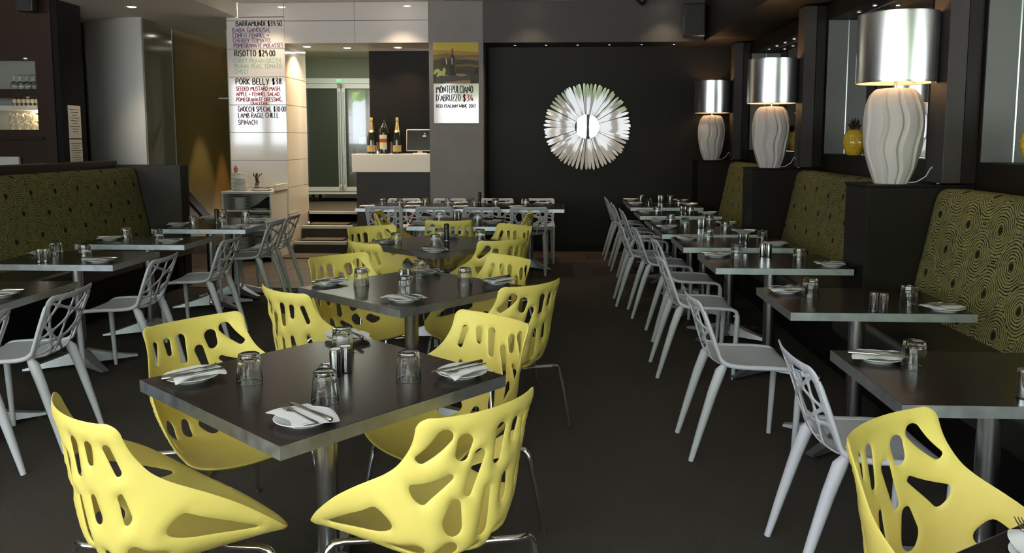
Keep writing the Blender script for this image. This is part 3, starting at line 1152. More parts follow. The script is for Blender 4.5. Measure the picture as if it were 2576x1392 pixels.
# ------------------------------------------------------------------ tumblers, plates, napkins, cutlery, shakers
def tumbler_mesh():
    """upturned ten-sided tumbler: rim on the table, thick foot on top"""
    n = 40
    def facet(k):
        def fn(r, z, a):
            q = 10
            m = (a * q / (2 * pi)) % 1.0
            poly = math.cos(pi / q) / math.cos((m - .5) * 2 * pi / q)
            w = max(0, min(1, (z - .018) / .02)) * k
            return r * (1 - w + w * poly * 1.005)
        return fn
    g = G()
    prof = [(.0402, .0), (.0410, .0015), (.0408, .012), (.0398, .022), (.0386, .045), (.0372, .070), (.0360, .086), (.0345, .0925), (.0315, .0945), (.020, .0935), (.010, .092)]
    g.lathe(prof, n, fn=facet(1.0), cap0=False, cap1=True)
    k = len(g.v)
    inner = [(.0402, .0), (.0385, .001), (.0380, .020), (.0355, .050), (.0325, .072), (.027, .079), (.012, .081)]
    vs = G().lathe(inner, n, cap0=False, cap1=True, fn=lambda r, z, a: r * (1 + .035 * math.cos(10 * a) * max(0, min(1, (z - .012) / .03)) * (1 if r > .02 else 0)))
    g.add(vs.v, vs.f)
    # join the two skins at the rim
    bm = bmesh.new()
    vv = [bm.verts.new(p) for p in g.v]
    for f in g.f:
        bm.faces.new([vv[i] for i in f])
    bmesh.ops.remove_doubles(bm, verts=bm.verts[:], dist=1e-5)
    bmesh.ops.recalc_face_normals(bm, faces=bm.faces[:])
    me = bpy.data.meshes.new('tumbler')
    bm.to_mesh(me)
    bm.free()
    me.materials.append(MATS['glass'])
    me.shade_smooth()
    me.set_sharp_from_angle(angle=R(28))
    return me
TUM = tumbler_mesh()
glass_p = obj('tumbler', TUM, None)
tag(glass_p, None, 'glass')
glass = Stamp(glass_p)
pp = obj('side_plate', G().lathe([(.0, .005), (.045, .005), (.048, .002), (.05, 0), (.053, 0), (.056, .004), (.070, .010), (.083, .0145), (.0845, .0165), (.083, .0175), (.070, .0135), (.058, .009), (.052, .0075), (.0, .0075)], 40, cap0=False, cap1=False), 'plate_white', smooth=50)
tag(pp, None, 'plate')
plate = Stamp(pp)
# a square napkin folded once, laid over the plate so that two corners hang past the rim
def napkin_mesh(seed):
    rnd = random.Random(seed)
    n = 14
    g = G()
    a, b = .165, .125
    ph = rnd.uniform(0, 6)
    def zf(x, y):
        r = math.hypot(x, y)
        z = .0205 if r < .084 else .0205 - min(.010, (r - .084) * .22)
        return z + .0016 * math.sin(34 * x + ph) * math.cos(27 * y + ph * 2) + .0010 * math.sin(60 * (x + y))
    for layer in (0, 1):
        o = len(g.v)
        for j in range(n + 1):
            for i in range(n + 1):
                u, v = i / n - .5, j / n - .5
                x = a * u + (.010 * math.sin(3 * v + ph))
                y = b * v + (.012 * math.sin(2.4 * u * 2 + ph))
                if layer:
                    x = x * .985 + .006
                    y = y * .96 + .004
                g.v.append((x, y, zf(x, y) + .0022 * layer))
        for j in range(n):
            for i in range(n):
                q = o + j * (n + 1) + i
                g.f.append((q, q + 1, q + n + 2, q + n + 1))
    return mesh_of('napkin', g, 'paper_white', 70)
NAPM = [napkin_mesh(s) for s in range(4)]
def fork():
    t = thing('fork', 'x', 'fork')
    h = G()
    path = [(-.088, 0, .006), (-.05, 0, .0055), (0, 0, .006), (.028, 0, .008)]
    vs, fs = [], []
    ws = [.0046, .0052, .0032, .0028, .0034, .009, .0112]
    xs_ = [-.092, -.075, -.03, .01, .028, .043, .052]
    zs_ = [.0045, .005, .006, .0075, .0085, .0065, .006]
    for x, w, z in zip(xs_, ws, zs_):
        vs += [(x, -w, z), (x, -w * .5, z + .0018), (x, w * .5, z + .0018), (x, w, z), (x, 0, z - .0015)]
    for i in range(len(xs_) - 1):
        for j in range(5):
            k = (j + 1) % 5
            fs.append((5 * i + j, 5 * i + k, 5 * i + 5 + k, 5 * i + 5 + j))
    fs += [(4, 3, 2, 1, 0), tuple(5 * (len(xs_) - 1) + i for i in range(5))]
    obj('handle', h.add(vs, fs), 'cutlery', t, smooth=50)
    for k in range(4):
        y = -.0093 + .0062 * k
        obj('tine', G().tube([(.050, y, .0065), (.066, y, .0070), (.080, y, .0095), (.090, y, .0135)], [.0019, .0017, .0015, .0009], 6), 'cutlery', t, smooth=50)
    return t
def knife():
    t = thing('knife', 'x', 'knife')
    obj('handle', G().tube([(-.102, 0, .0055), (-.098, 0, .0055), (-.06, 0, .0058), (-.01, 0, .006), (.0, 0, .006)], [.0035, .0066, .0062, .0048, .0036], 10), 'cutlery', t, smooth=50)
    b = [(0, -.0042), (.03, -.0075), (.08, -.0090), (.098, -.0060), (.106, .0010), (.104, .0045), (.09, .0058), (.03, .0050), (0, .0042)]
    obj('blade', G().prism(b, .0054, .0070), 'cutlery', t)
    return t
fork_s, knife_s = Stamp(fork()), Stamp(knife())
def shaker(pepper):
    t = thing('shaker', 'x', 'shaker')
    if pepper:
        obj('body', G().lathe([(.019, 0), (.019, .112), (.0165, .118), (.016, .122), (.0195, .126), (.0195, .150), (.014, .158), (.005, .160)], 24), 'black_plastic', t, smooth=40)
        obj('collar', G().lathe([(.0195, .030), (.020, .031), (.020, .034), (.0195, .035)], 24, cap0=False, cap1=False), 'chrome', t, smooth=40)
    else:
        obj('body', G().lathe([(.0185, .002), (.0190, .004), (.0190, .081), (.0175, .0825)], 28), 'chrome', t, smooth=40)
        obj('cap', G().lathe([(.0175, .0825), (.0185, .083), (.0185, .087), (.0170, .0885), (.002, .0888)], 28, cap0=False), 'steel', t, smooth=40)
        obj('foot', G().lathe([(.0202, 0), (.0205, .003), (.0190, .004)], 28), 'black_plastic', t, smooth=40)
    return t
shaker_s, mill_s = Stamp(shaker(False)), Stamp(shaker(True))

SET = {
 'D1': dict(p=[(-0.679, 2.117), (-1.165, 2.487), (-0.295, 2.579), (-0.791, 3.025)], g=[(-0.967, 2.467), (-0.672, 2.293), (-0.463, 2.522), (-0.759, 2.823)], s=[(-0.712, 2.558), (-0.688, 2.597)]),
 'D2': dict(p=[(-0.707, 3.787), (-1.2, 4.199), (-0.291, 4.292), (-0.728, 4.582)], g=[(-1.01, 4.161), (-0.464, 4.212), (-0.747, 4.445), (-0.734, 3.955)], s=[(-0.795, 4.18), (-0.770, 4.22)]),
 'D3': dict(p=[(-0.812, 5.49), (-1.255, 5.92), (-0.82, 6.29)], g=[(-1.142, 5.80), (-0.842, 5.716), (-0.863, 6.10), (-0.547, 6.05)], s=[(-0.775, 5.84)]),
 'A': dict(p=[(-1.18, 7.72), (-1.19, 7.30), (-0.555, 7.40)], g=[(-1.06, 7.50), (-0.688, 7.34)], s=[(-0.93, 7.64), (-0.90, 7.68)]),
 'BK': dict(p=[(-2.11, 9.05), (-1.602, 9.06), (-1.038, 9.06), (-0.416, 9.06), (-1.657, 9.58), (-1.103, 9.58), (-0.55, 9.58), (-0.126, 9.58)], g=[(-1.97, 9.215), (-1.758, 9.171), (-1.473, 9.241), (-1.198, 9.199), (-0.901, 9.269), (-0.66, 9.337), (-0.305, 9.299)], s=[(-0.851, 9.384)]),
 'R1': dict(p=[(1.15, 2.83)], g=[(1.233, 2.74)], s=[(1.422, 2.435)]),
 'R2': dict(p=[(1.19, 4.11), (1.79, 3.70)], g=[(1.277, 3.99), (1.676, 3.804)], s=[(1.453, 3.648), (1.488, 3.628)]),
 'R3': dict(p=[(1.095, 5.36), (1.715, 4.975)], g=[(1.212, 5.30), (1.559, 5.104)], s=[(1.395, 5.36), (1.432, 5.34)]),
 'R4': dict(p=[(1.05, 6.26), (1.645, 5.96)], g=[(1.192, 6.16), (1.58, 6.09)], s=[(1.375, 5.90), (1.412, 5.885)]),
 'R5': dict(p=[(1.005, 7.05), (1.595, 6.72)], g=[(1.157, 7.01), (1.451, 6.78)], s=[(1.285, 7.06), (1.320, 7.04)]),
 'R6': dict(p=[(0.995, 7.66), (1.59, 7.37)], g=[(1.087, 7.40), (1.434, 7.38)], s=[]),
 'R7': dict(p=[(0.99, 8.57), (1.616, 8.40)], g=[(1.074, 8.29), (1.417, 8.32)], s=[(1.331, 8.31), (1.365, 8.27)]),
 'R8': dict(p=[(0.99, 9.64), (1.61, 9.49)], g=[(1.119, 9.35), (1.46, 9.32)], s=[]),
 'R9': dict(p=[(1.0, 10.26), (1.62, 10.14)], g=[(1.093, 9.96), (1.456, 9.98)], s=[(1.312, 9.94), (1.346, 9.92)]),
 'L1': dict(p=[(-2.735, 3.80)], g=[(-2.92, 3.72)], s=[]),
 'L2': dict(p=[(-3.42, 5.20), (-2.864, 4.91)], g=[(-3.285, 5.115), (-3.043, 5.043)], s=[(-3.222, 4.85), (-3.186, 4.862)]),
 'L3': dict(p=[(-3.42, 6.02), (-2.88, 5.87)], g=[(-3.288, 6.006), (-2.995, 5.924)], s=[]),
 'L4': dict(p=[(-3.363, 7.03), (-2.769, 6.86)], g=[(-3.208, 7.00), (-2.90, 6.90)], s=[(-2.985, 6.98)]),
 'L5': dict(p=[(-3.34, 7.66), (-2.775, 7.40)], g=[(-3.20, 7.62), (-2.94, 7.53)], s=[]),
}
TNAME = {'D1': 'the nearest diamond table', 'D2': 'the middle diamond table', 'D3': 'the farthest diamond table', 'A': 'the straight table behind the diamonds', 'BK': 'the joined back tables'}
for i in range(9):
    TNAME['R%d' % (i + 1)] = 'the %s table under the lamps' % ORD[i]
for i in range(5):
    TNAME['L%d' % (i + 1)] = 'the %s bar-side table' % ORD[i]
PL = {'D': ['near corner', 'bar-side corner', 'aisle-side corner', 'far corner'], 'A': ['far bar-side', 'near bar-side', 'aisle-side'], 'R': ['aisle-side', 'bench-side'], 'L': ['bench-side', 'aisle-side']}
BKP = ['near row, %s from the steps' % ORD[i] for i in range(4)] + ['back row, %s from the steps' % ORD[i] for i in range(4)]
# direction (degrees) in which the napkin and cutlery run, per setting
DIRS = {'D1': [138, 45, -133, 130], 'D2': [136, 42, -133, 132], 'D3': [138, 48, 128], 'A': [8, -12, 174]}
rnd = random.Random(7)
for k, dct in SET.items():
    ty = k if k in ('A', 'BK') else k[0]
    for i, (x, y) in enumerate(dct['p']):
        place = BKP[i] if k == 'BK' else PL[ty][i] if not (k in ('R1', 'L1')) else 'aisle-side'
        if k == 'D3' and i == 2:
            place = 'far corner'
        tn = TNAME[k]
        where = 'joined tables, %s' % place if k == 'BK' else '%s of %s' % (place, tn)
        plate((x, y, TZ), rnd.uniform(0, 3), 'white side plate at the %s' % where, 'side plates')
        a = DIRS[k][i] if k in DIRS else (180 * i if k != 'BK' else 0) + rnd.uniform(-18, 18)
        if k == 'L1':
            a += 180
        rot = R(a)
        np_ = obj('napkin', NAPM[(i + len(k)) % 4] if k != 'BK' else NAPM[i % 4], None, loc=(x + .004 * math.cos(rot), y + .004 * math.sin(rot), TZ), rot=(0, 0, rot + R(rnd.uniform(-12, 12))))
        tag(np_, 'folded white napkin, plate at the %s' % where, 'napkin', 'napkins')
        if k == 'BK':
            continue
        c, s_ = math.cos(rot), math.sin(rot)
        flip = 0
        for fn, off, nm in ((fork_s, .016, 'fork'), (knife_s, -.020, 'knife')):
            o = fn((x - s_ * off, y + c * off, TZ + .0205), rot + flip + (0 if nm == 'fork' else R(rnd.uniform(-5, 5))), 'steel %s on the napkin at %s of %s' % (nm, place, tn), nm + 's on the napkins')
    ng = len(dct['g'])
    for i, (x, y) in enumerate(dct['g']):
        if k == 'BK':
            lab = 'upturned clear tumbler on the joined back tables, %s from the steps' % ORD[i]
        else:
            lst = PL[ty]
            q = ['bar-side', 'near', 'aisle-side', 'far'] if k == 'D1' else ['bar-side', 'aisle-side', 'far', 'near'] if k == 'D2' else ['bar-side', 'near', 'far', 'aisle-side'] if k == 'D3' else ['bar-side', 'aisle-side'] if k == 'A' else ['aisle-side', 'bench-side'] if k[0] == 'R' else ['bench-side', 'aisle-side'] if k != 'L1' else ['only']
            lab = 'upturned clear faceted tumbler, the %s one on %s' % (q[i], TNAME[k])
        glass((x, y, TZ), rnd.uniform(0, 3), lab, 'upturned tumblers')
    ns = len(dct['s'])
    for i, (x, y) in enumerate(dct['s']):
        one = k in ('D3', 'BK', 'L4') or (k == 'R1')
        fn = mill_s if k in ('D3', 'BK', 'L4') else shaker_s
        if fn is mill_s:
            lab = 'slim black pepper mill standing on %s' % TNAME[k]
        else:
            lab = 'shiny steel shaker on %s%s' % (TNAME[k], '' if ns == 1 else [', nearer of the pair', ', farther of the pair'][0 if (y < dct['s'][1 - i][1]) else 1])
        fn((x, y, TZ), 0, lab, 'salt and pepper shakers')
# small black number holder on the nearest table
nh = thing('table_number', 'small black table number stand beside the shakers on the nearest diamond table', 'table number', (-.752, 2.575, TZ), R(8))
path = [(-.028, 0, .0), (-.026, 0, .016), (-.016, 0, .030), (0, 0, .034), (.016, 0, .030), (.026, 0, .016), (.028, 0, 0)]
gb = G()
for (a, b) in zip(path[:-1], path[1:]):
    pass
vs, fs = [], []
for p in path:
    vs += [(p[0], -.012, p[2]), (p[0], .012, p[2]), (p[0] * .9, .012, max(0, p[2] - .002)), (p[0] * .9, -.012, max(0, p[2] - .002))]
for i in range(len(path) - 1):
    for j in range(4):
        q = (j + 1) % 4
        fs.append((4 * i + j, 4 * i + q, 4 * i + 4 + q, 4 * i + 4 + j))
fs += [(0, 1, 2, 3), tuple(4 * (len(path) - 1) + j for j in range(4))]
obj('holder', G().add(vs, fs), 'black_plastic', nh, smooth=40)
obj('card', G().box(-.006, .036, -.0035, -.0015, .003, .036), 'paper_note', nh)
obj('digit', G().box(.012, .0165, -.0045, -.0036, .008, .030).box(.008, .0125, -.0045, -.0036, .023, .027).box(.008, .0205, -.0045, -.0036, .008, .011), 'ink_black', nh)
# ------------------------------------------------------------------ silver lamps
def lamp():
    t = thing('table_lamp', 'x', 'lamp')
    Rz = interp([(0, .092), (.10, .128), (.22, .155), (.35, .165), (.45, .158), (.52, .138), (.555, .115), (.565, .100)])
    lobes, per = 10, 12
    fr_ = [0, .05, .10, .15, .20, .26, .38, .5, .62, .74, .82, .91]
    vs, fs = [], []
    zz = list(np.linspace(0, .565, 64))
    for z in zz:
        rb = float(Rz(np.array([z]))[0])
        sh = .085 * math.sin(z / .565 * 2 * pi * 1.8 + .6) * min(1, z / .1)
        for k in range(lobes):
            for m in fr_:
                dm = min(m, 1 - m)
                d = .045 - .17 * max(0, 1 - dm / .20) ** 1.1 - .05 * dm
                a = (k + m) * 2 * pi / lobes + sh
                r = rb * (1 + d * (1 - .45 * max(0, min(1, (z - .52) / .03))))
                vs.append((r * math.cos(a), r * math.sin(a), z))
    n = lobes * per
    for j in range(len(zz) - 1):
        for i in range(n):
            q = (i + 1) % n
            fs.append((j * n + i, j * n + q, (j + 1) * n + q, (j + 1) * n + i))
    o_ = len(vs)
    vs += [(0, 0, .574), (0, 0, 0)]
    for i in range(n):
        q = (i + 1) % n
        fs.append(((len(zz) - 1) * n + i, (len(zz) - 1) * n + q, o_))
        fs.append((q, i, o_ + 1))
    b = G().add(vs, fs)
    obj('body', b, 'ceramic', t, smooth=38)
    obj('stem', G().cyl((0, 0, 0), .010, .572, .70, 14), 'chrome', t, smooth=40)
    z0, z1, r = .60, 1.0, .2225
    sh = G()
    n = 96
    sh.lathe([(r, z0), (r, z1)], n, cap0=False, cap1=False)
    so = obj('shade', sh, 'shade_silver', t, smooth=60)
    obj('lining', G().lathe([(r - .003, z0 + .001), (r - .003, z1 - .001)], n, cap0=False, cap1=False), 'shade_lining', so, smooth=60)
    obj('rim', G().lathe([(r - .003, z0 - .002), (r + .0015, z0 - .002), (r + .0015, z0 + .005), (r - .003, z0 + .005)], n, cap0=False, cap1=False)
        .lathe([(r - .003, z1 - .004), (r + .0015, z1 - .004), (r + .0015, z1 + .002), (r - .003, z1 + .002)], n, cap0=False, cap1=False), 'steel', so, smooth=40)
    sp = G()
    for k in range(3):
        a = k * 2 * pi / 3 + .4
        sp.tube([(.012 * math.cos(a), .012 * math.sin(a), z0 + .045), (r * .985 * math.cos(a), r * .985 * math.sin(a), z0 + .008)], .002, 6)
    obj('spider', sp, 'chrome', so)
    obj('bulb', G().lathe([(.012, .70), (.016, .715), (.030, .745), (.031, .765), (.022, .785), (.006, .793)], 20), 'bulb', t, smooth=60)
    return t
lp_ = lamp()
lamp_s = Stamp(lp_)
LAMPS = [(2.045, 4.965), (2.04, 7.68), (2.035, 10.475)]
for i, (x, y) in enumerate(LAMPS):
    lamp_s((x, y, 1.240), .25 + .8 * i, '%s of the three ribbed white lamps with silver drum shades' % ['nearest', 'middle', 'farthest'][i], 'silver-shaded lamps')
    point('lamp_light', (x, y, 1.240 + .80), LAMP_W, (1, .66, .36), .035)
    c = thing('lamp_cord', 'white cord with inline switch trailing beside the %s lamp' % ['nearest', 'middle', 'farthest'][i], 'cord', (x, y, 1.240))
    obj('cable', G().tube([(.085, -.03, .006), (.13, -.05, .012), (.18, -.055, .045), (.205, -.05, .09), (.215, -.048, .102), (.222, -.05, .08), (.235, -.06, .045)], .0032, 8), 'cord_white', c, smooth=60)
    sw = G().rbox(-.010, .010, -.008, .008, 0, .058, .004, 2)
    sw.xf(Matrix.Translation((.252, -.065, .0015)) @ Matrix.Rotation(R(-16), 4, 'Y'))
    obj('switch', sw, 'cord_white', c, smooth=40)

# ------------------------------------------------------------------ pineapples in the niches
def pineapple():
    t = thing('pineapple', 'x', 'ornament')
    nb, na = 26, 60
    prof = interp([(0, .052), (.03, .068), (.08, .086), (.12, .089), (.17, .078), (.205, .055), (.215, .040)])
    def fn(r, z, a):
        best = 0
        k0 = int(math.floor(z / .034))
        for k in (k0 - 1, k0, k0 + 1, k0 + 2):
            u = a * 9 / (2 * pi) + .5 * (k % 2)
            du = 2 * ((u % 1) - .5)
            t = (z - (k * .034 - .017 * (1 - du * du))) / .060
            if 0 <= t <= 1:
                best = max(best, (1 - t) ** .8 * (1 - du ** 4 * .5))
        return r * (.97 + .07 * best)
    zz = np.linspace(0, .215, 110)
    b = G()
    b.lathe([(float(prof(np.array([z]))[0]), float(z)) for z in zz] + [(.005, .217)], 108, fn=lambda r, z, a: fn(r, z, a) if z < .212 else r)
    obj('body', b, 'pineapple_yellow', t, smooth=38)
    for ring, (cnt, L, lean, z0, r0) in enumerate([(7, .075, .9, .208, .036), (6, .10, .55, .212, .026), (4, .105, .2, .214, .012)]):
        for k in range(cnt):
            a = 2 * pi * k / cnt + ring * .5
            vs, fs = [], []
            n = 6
            for i in range(n + 1):
                s = i / n
                w = .017 * math.sin(pi * (.18 + .82 * s)) ** .8 * (1 - s ** 3) + .0005
                out = r0 + lean * L * s ** 2.2 * .55
                z = z0 + L * s * (1 - .25 * lean * s * s)
                vs += [(out, -w, z), (out - .004, 0, z), (out, w, z)]
            for i in range(n):
                for j in range(2):
                    fs.append((3 * i + j, 3 * i + j + 1, 3 * i + 4 + j, 3 * i + 3 + j))
            l = G().add(vs, fs).xf(Matrix.Rotation(a, 4, 'Z'))
            obj('leaf', l, 'pineapple_leaf', t, smooth=60)
    return t
pine = Stamp(pineapple())
pine((2.545, 6.95, ZN0), .3, 'glazed yellow pineapple ornament in the middle niche behind the nearest lamp', 'pineapple ornaments')
pine((2.545, 4.35, ZN0), .9, 'glazed yellow pineapple ornament cut off at the right edge', 'pineapple ornaments')
pine((2.545, 9.35, ZN0), .1, 'glazed yellow pineapple ornament half hidden behind the middle lamp', 'pineapple ornaments')

# ------------------------------------------------------------------ wall flower
fl = thing('wall_flower', 'round glossy white petal mirror on the dark back wall', 'mirror', (.452, YW, 1.667))
rf = random.Random(3)
NP = 72
angs = []
a = 0
while len(angs) < NP:
    angs.append(a)
    a += 2 * pi / NP * rf.uniform(.55, 1.45)
sc = 2 * pi / a
petm = []
for v in range(4):
    SS = [0, .12, .24, .36, .48, .60, .72, .80, .86, .90, .94, .965, .985, .995, 1.0]
    n = len(SS) - 1
    vs, fs = [], []
    L0, L1 = .13, .572 - .004 * v
    for i, s in enumerate(SS):
        r = L0 + (L1 - L0) * s
        w = .0045 + .0160 * min(1, s / .66) ** .9 - .004 * max(0, (s - .75) / .25)
        if s > .90:
            w *= math.sqrt(max(0, 1 - ((s - .90) / .10) ** 2)) * .98 + .02
        lift = .054 + .002 * s
        for j in (-1, -.5, 0, .5, 1):
            vs.append((r, j * w, lift))
        for j in (1, .5, 0, -.5, -1):
            vs.append((r, j * w * .96, lift - .0045))
    m = 10
    for i in range(n):
        for j in range(m):
            q = (j + 1) % m
            fs.append((m * i + j, m * i + q, m * i + m + q, m * i + m + j))
    fs += [tuple(range(m)), tuple(m * n + j for j in range(m))]
    petm.append(mesh_of('petal', G().add(vs, fs), 'petal_white', 50))
# local petal frame: x radial, y tangential, z away from the wall (towards -Y of the room)
base = Matrix.Rotation(R(90), 4, 'X')
for i, a in enumerate(angs):
    o = obj('petal', petm[i % 4], None, fl)
    o.matrix_local = base @ Matrix.Rotation(a * sc, 4, 'Z') @ Matrix.Translation((0, 0, .0055 * (i % 3))) @ Matrix.Rotation(rf.uniform(-.010, .010), 4, 'X') @ Matrix.Rotation(rf.uniform(-.02, .02), 4, 'Z')
disc = G().lathe([(.160, .070), (.160, .0835), (.1585, .0846), (.10, .0851), (.05, .0854), (.001, .0855)], 64, cap0=True)
disc.xf(base)
obj('mirror_disc', disc, 'mirror', fl, smooth=15)
bk = G().lathe([(.16, 0), (.16, .045)], 40)
bk.xf(base)
obj('back_plate', bk, 'petal_white', fl, smooth=50)

# ------------------------------------------------------------------ brush lettering
GL = {
 'A': (.62, [[(0, 0), (.31, 1), (.62, 0)], [(.12, .36), (.5, .36)]]),
 'B': (.52, [[(0, 0), (0, 1), (.34, .96), (.42, .76), (.3, .55), (0, .52)], [(.3, .53), (.5, .34), (.44, .1), (.28, 0), (0, 0)]]),
 'C': (.52, [[(.5, .86), (.36, 1), (.14, .9), (0, .55), (.08, .15), (.3, 0), (.52, .12)]]),
 'D': (.54, [[(0, 0), (0, 1), (.3, .92), (.52, .6), (.5, .3), (.3, .04), (0, 0)]]),
 'E': (.44, [[(.44, 1), (0, 1), (0, 0), (.44, 0)], [(0, .52), (.36, .52)]]),
 'F': (.44, [[(.46, 1), (0, 1), (0, 0)], [(0, .54), (.36, .54)]]),
 'G': (.56, [[(.5, .86), (.34, 1), (.12, .88), (0, .5), (.1, .12), (.32, 0), (.54, .12), (.54, .42), (.32, .42)]]),
 'H': (.54, [[(0, 0), (0, 1)], [(.54, 0), (.54, 1)], [(0, .5), (.54, .5)]]),
 'I': (.12, [[(.06, 0), (.06, 1)]]),
 'K': (.5, [[(0, 0), (0, 1)], [(.48, 1), (.02, .46), (.5, 0)]]),
 'L': (.42, [[(0, 1), (0, 0), (.42, 0)]]),
 'M': (.72, [[(0, 0), (.06, 1), (.36, .4), (.66, 1), (.72, 0)]]),
 'N': (.58, [[(0, 0), (0, 1), (.58, 0), (.58, 1)]]),
 'O': (.56, [[(.28, 1), (.08, .84), (0, .5), (.08, .14), (.28, 0), (.48, .14), (.56, .5), (.48, .84), (.28, 1)]]),
 'P': (.48, [[(0, 0), (0, 1), (.34, .96), (.46, .74), (.32, .5), (0, .46)]]),
 'R': (.52, [[(0, 0), (0, 1), (.34, .96), (.44, .74), (.3, .52), (0, .48)], [(.2, .48), (.52, 0)]]),
 'S': (.5, [[(.48, .88), (.28, 1), (.06, .86), (.08, .62), (.4, .42), (.48, .2), (.3, 0), (0, .1)]]),
 'T': (.54, [[(0, 1), (.54, 1)], [(.27, 1), (.27, 0)]]),
 'U': (.56, [[(0, 1), (.02, .2), (.26, 0), (.5, .16), (.56, 1)]]),
 'W': (.78, [[(0, 1), (.18, 0), (.39, .66), (.6, 0), (.78, 1)]]),
 'Y': (.54, [[(0, 1), (.27, .5)], [(.54, 1), (.2, 0)]]),
 'Z': (.52, [[(0, 1), (.52, 1), (0, 0), (.52, 0)]]),
 '0': (.46, [[(.23, 1), (.04, .8), (0, .5), (.06, .16), (.23, 0), (.42, .16), (.46, .5), (.4, .84), (.23, 1)]]),
 '1': (.2, [[(0, .8), (.12, 1), (.12, 0)]]),
 '2': (.46, [[(.02, .8), (.22, 1), (.44, .8), (.3, .4), (0, 0), (.46, .02)]]),
 '3': (.44, [[(.02, .94), (.26, 1), (.4, .78), (.16, .54), (.42, .34), (.34, .06), (0, .04)]]),
 '5': (.44, [[(.44, 1), (.06, 1), (.04, .58), (.34, .58), (.44, .3), (.3, .02), (0, .06)]]),
 '7': (.46, [[(0, 1), (.46, 1), (.16, 0)]]),
 '8': (.46, [[(.23, .54), (.04, .74), (.22, 1), (.42, .76), (.23, .54), (0, .26), (.22, 0), (.46, .26), (.23, .54)]]),
 '9': (.44, [[(.42, .78), (.2, 1), (0, .74), (.2, .52), (.42, .7), (.40, 0)]]),
 '4': (.46, [[(.14, 1), (.02, .26), (.48, .18)], [(.30, .55), (.28, 0)]]),
 '$': (.5, [[(.46, .82), (.26, .92), (.06, .8), (.1, .58), (.4, .42), (.46, .2), (.26, .06), (.02, .14)], [(.22, 1.1), (.22, -.1)], [(.30, 1.08), (.30, -.1)]]),
 ',': (.12, [[(.08, .06), (.0, -.14)]]),
 '.': (.1, [[(.02, .02), (.07, .05)]]),
 "'": (.12, [[(.06, 1.05), (.02, .8)]]),
 '+': (.4, [[(0, .45), (.4, .45)], [(.2, .68), (.2, .22)]]),
 '·': (.14, [[(.05, .36), (.10, .40)]]),
}
lrnd = random.Random(5)
def lettering(text, x0, x1, zb, h, y, wt):
    """brush strokes on a wall facing -Y, fitted between x0 and x1"""
    adv, gap = [], .16
    pos = 0
    items = []
    for ch in text:
        if ch == ' ':
            pos += .42
            continue
        w, st = GL[ch]
        items.append((pos, st))
        pos += w + gap
    sx = (x1 - x0) / max(pos - gap, .1)
    g = G()
    for p, st in items:
        dz = lrnd.uniform(-.03, .03) * h
        for s in st:
            P = [(x0 + (p + a) * sx, zb + dz + b * h) for a, b in s]
            # soften corners
            if len(P) > 2:
                Q = [P[0]]
                for a, b in zip(P[:-1], P[1:]):
                    Q += [(a[0] * .8 + b[0] * .2, a[1] * .8 + b[1] * .2), (a[0] * .2 + b[0] * .8, a[1] * .2 + b[1] * .8)]
                Q.append(P[-1])
                P = Q
            n = len(P)
            vs, fs = [], []
            for i in range(n):
                a, b = P[max(i - 1, 0)], P[min(i + 1, n - 1)]
                dx, dz_ = b[0] - a[0], b[1] - a[1]
                L = math.hypot(dx, dz_) or 1
                nx, nz = -dz_ / L, dx / L
                w = wt * (.85 + .3 * abs(nx))
                vs += [(P[i][0] + nx * w / 2, y, P[i][1] + nz * w / 2), (P[i][0] - nx * w / 2, y, P[i][1] - nz * w / 2)]
            for i in range(n - 1):
                fs.append((2 * i, 2 * i + 1, 2 * i + 3, 2 * i + 2))
            g.add(vs, fs)
    return g
def mxz(u, v, yy=10.2):
    """pixel of a tape measure laid over the flat pillar: metres along and up"""
    return ((u - 1390) * yy / 2020 * 1.0 + .002 * (0), 1.507 - (v - 350) * yy / 2020)
MENU = [  # text, start, end, base height, letter height, ink, stroke
 ('BARRAMUNDI $39·50', -4.020, -3.432, 2.932, .062, 'ink_black', .0105),
 ('BABA GANOUSH,', -4.068, -3.585, 2.857, .058, 'ink_purple', .0085),
 ('CONFIT FENNEL +', -4.068, -3.600, 2.790, .056, 'ink_purple', .0080),
 ('CHERRY TOMATO,', -4.066, -3.572, 2.729, .052, 'ink_purple', .0075),
 ('POMEGRANATE MOLASSES', -4.056, -3.420, 2.664, .054, 'ink_purple', .0080),
 ('RISOTTO $29·00', -4.050, -3.528, 2.556, .074, 'ink_black', .0115),
 ('CURRY PRAWN BROTH,', -4.066, -3.448, 2.474, .060, 'ink_green', .0075),
 ('PRAWN, PEAS, TOMATO', -4.060, -3.452, 2.404, .056, 'ink_green', .0075),
 ('CHILLI', -4.058, -3.890, 2.340, .054, 'ink_green', .0070),
 ('PORK BELLY $38', -4.046, -3.456, 2.200, .078, 'ink_black', .0110),
 ('SEEDED MUSTARD MASH,', -4.048, -3.470, 2.122, .052, 'ink_red', .0080),
 ('APPLE + FENNEL SALAD,', -4.046, -3.474, 2.055, .050, 'ink_red', .0080),
 ('POMEGRANATE DRESSING,', -4.048, -3.452, 1.985, .050, 'ink_red', .0080),
 ('CRACKLING', -3.862, -3.636, 1.943, .036, 'ink_red', .0070),
 ('GNOCCHI SPECIAL $30·00', -4.030, -3.410, 1.858, .064, 'ink_plum', .0090),
 ('LAMB RAGU, CHILLI,', -4.028, -3.508, 1.778, .064, 'ink_plum', .0090),
 ('SPINACH', -4.034, -3.788, 1.690, .062, 'ink_plum', .0085),
]
me_ = thing('specials_menu', 'handwritten coloured specials menu on the glossy white pillar', 'menu', (0, 0, 0))
for txt, x0, x1, z, h, ink, wt in MENU:
    obj('menu_line', lettering(txt, x0, x1, z, h, YP - .0015, wt), ink, me_)

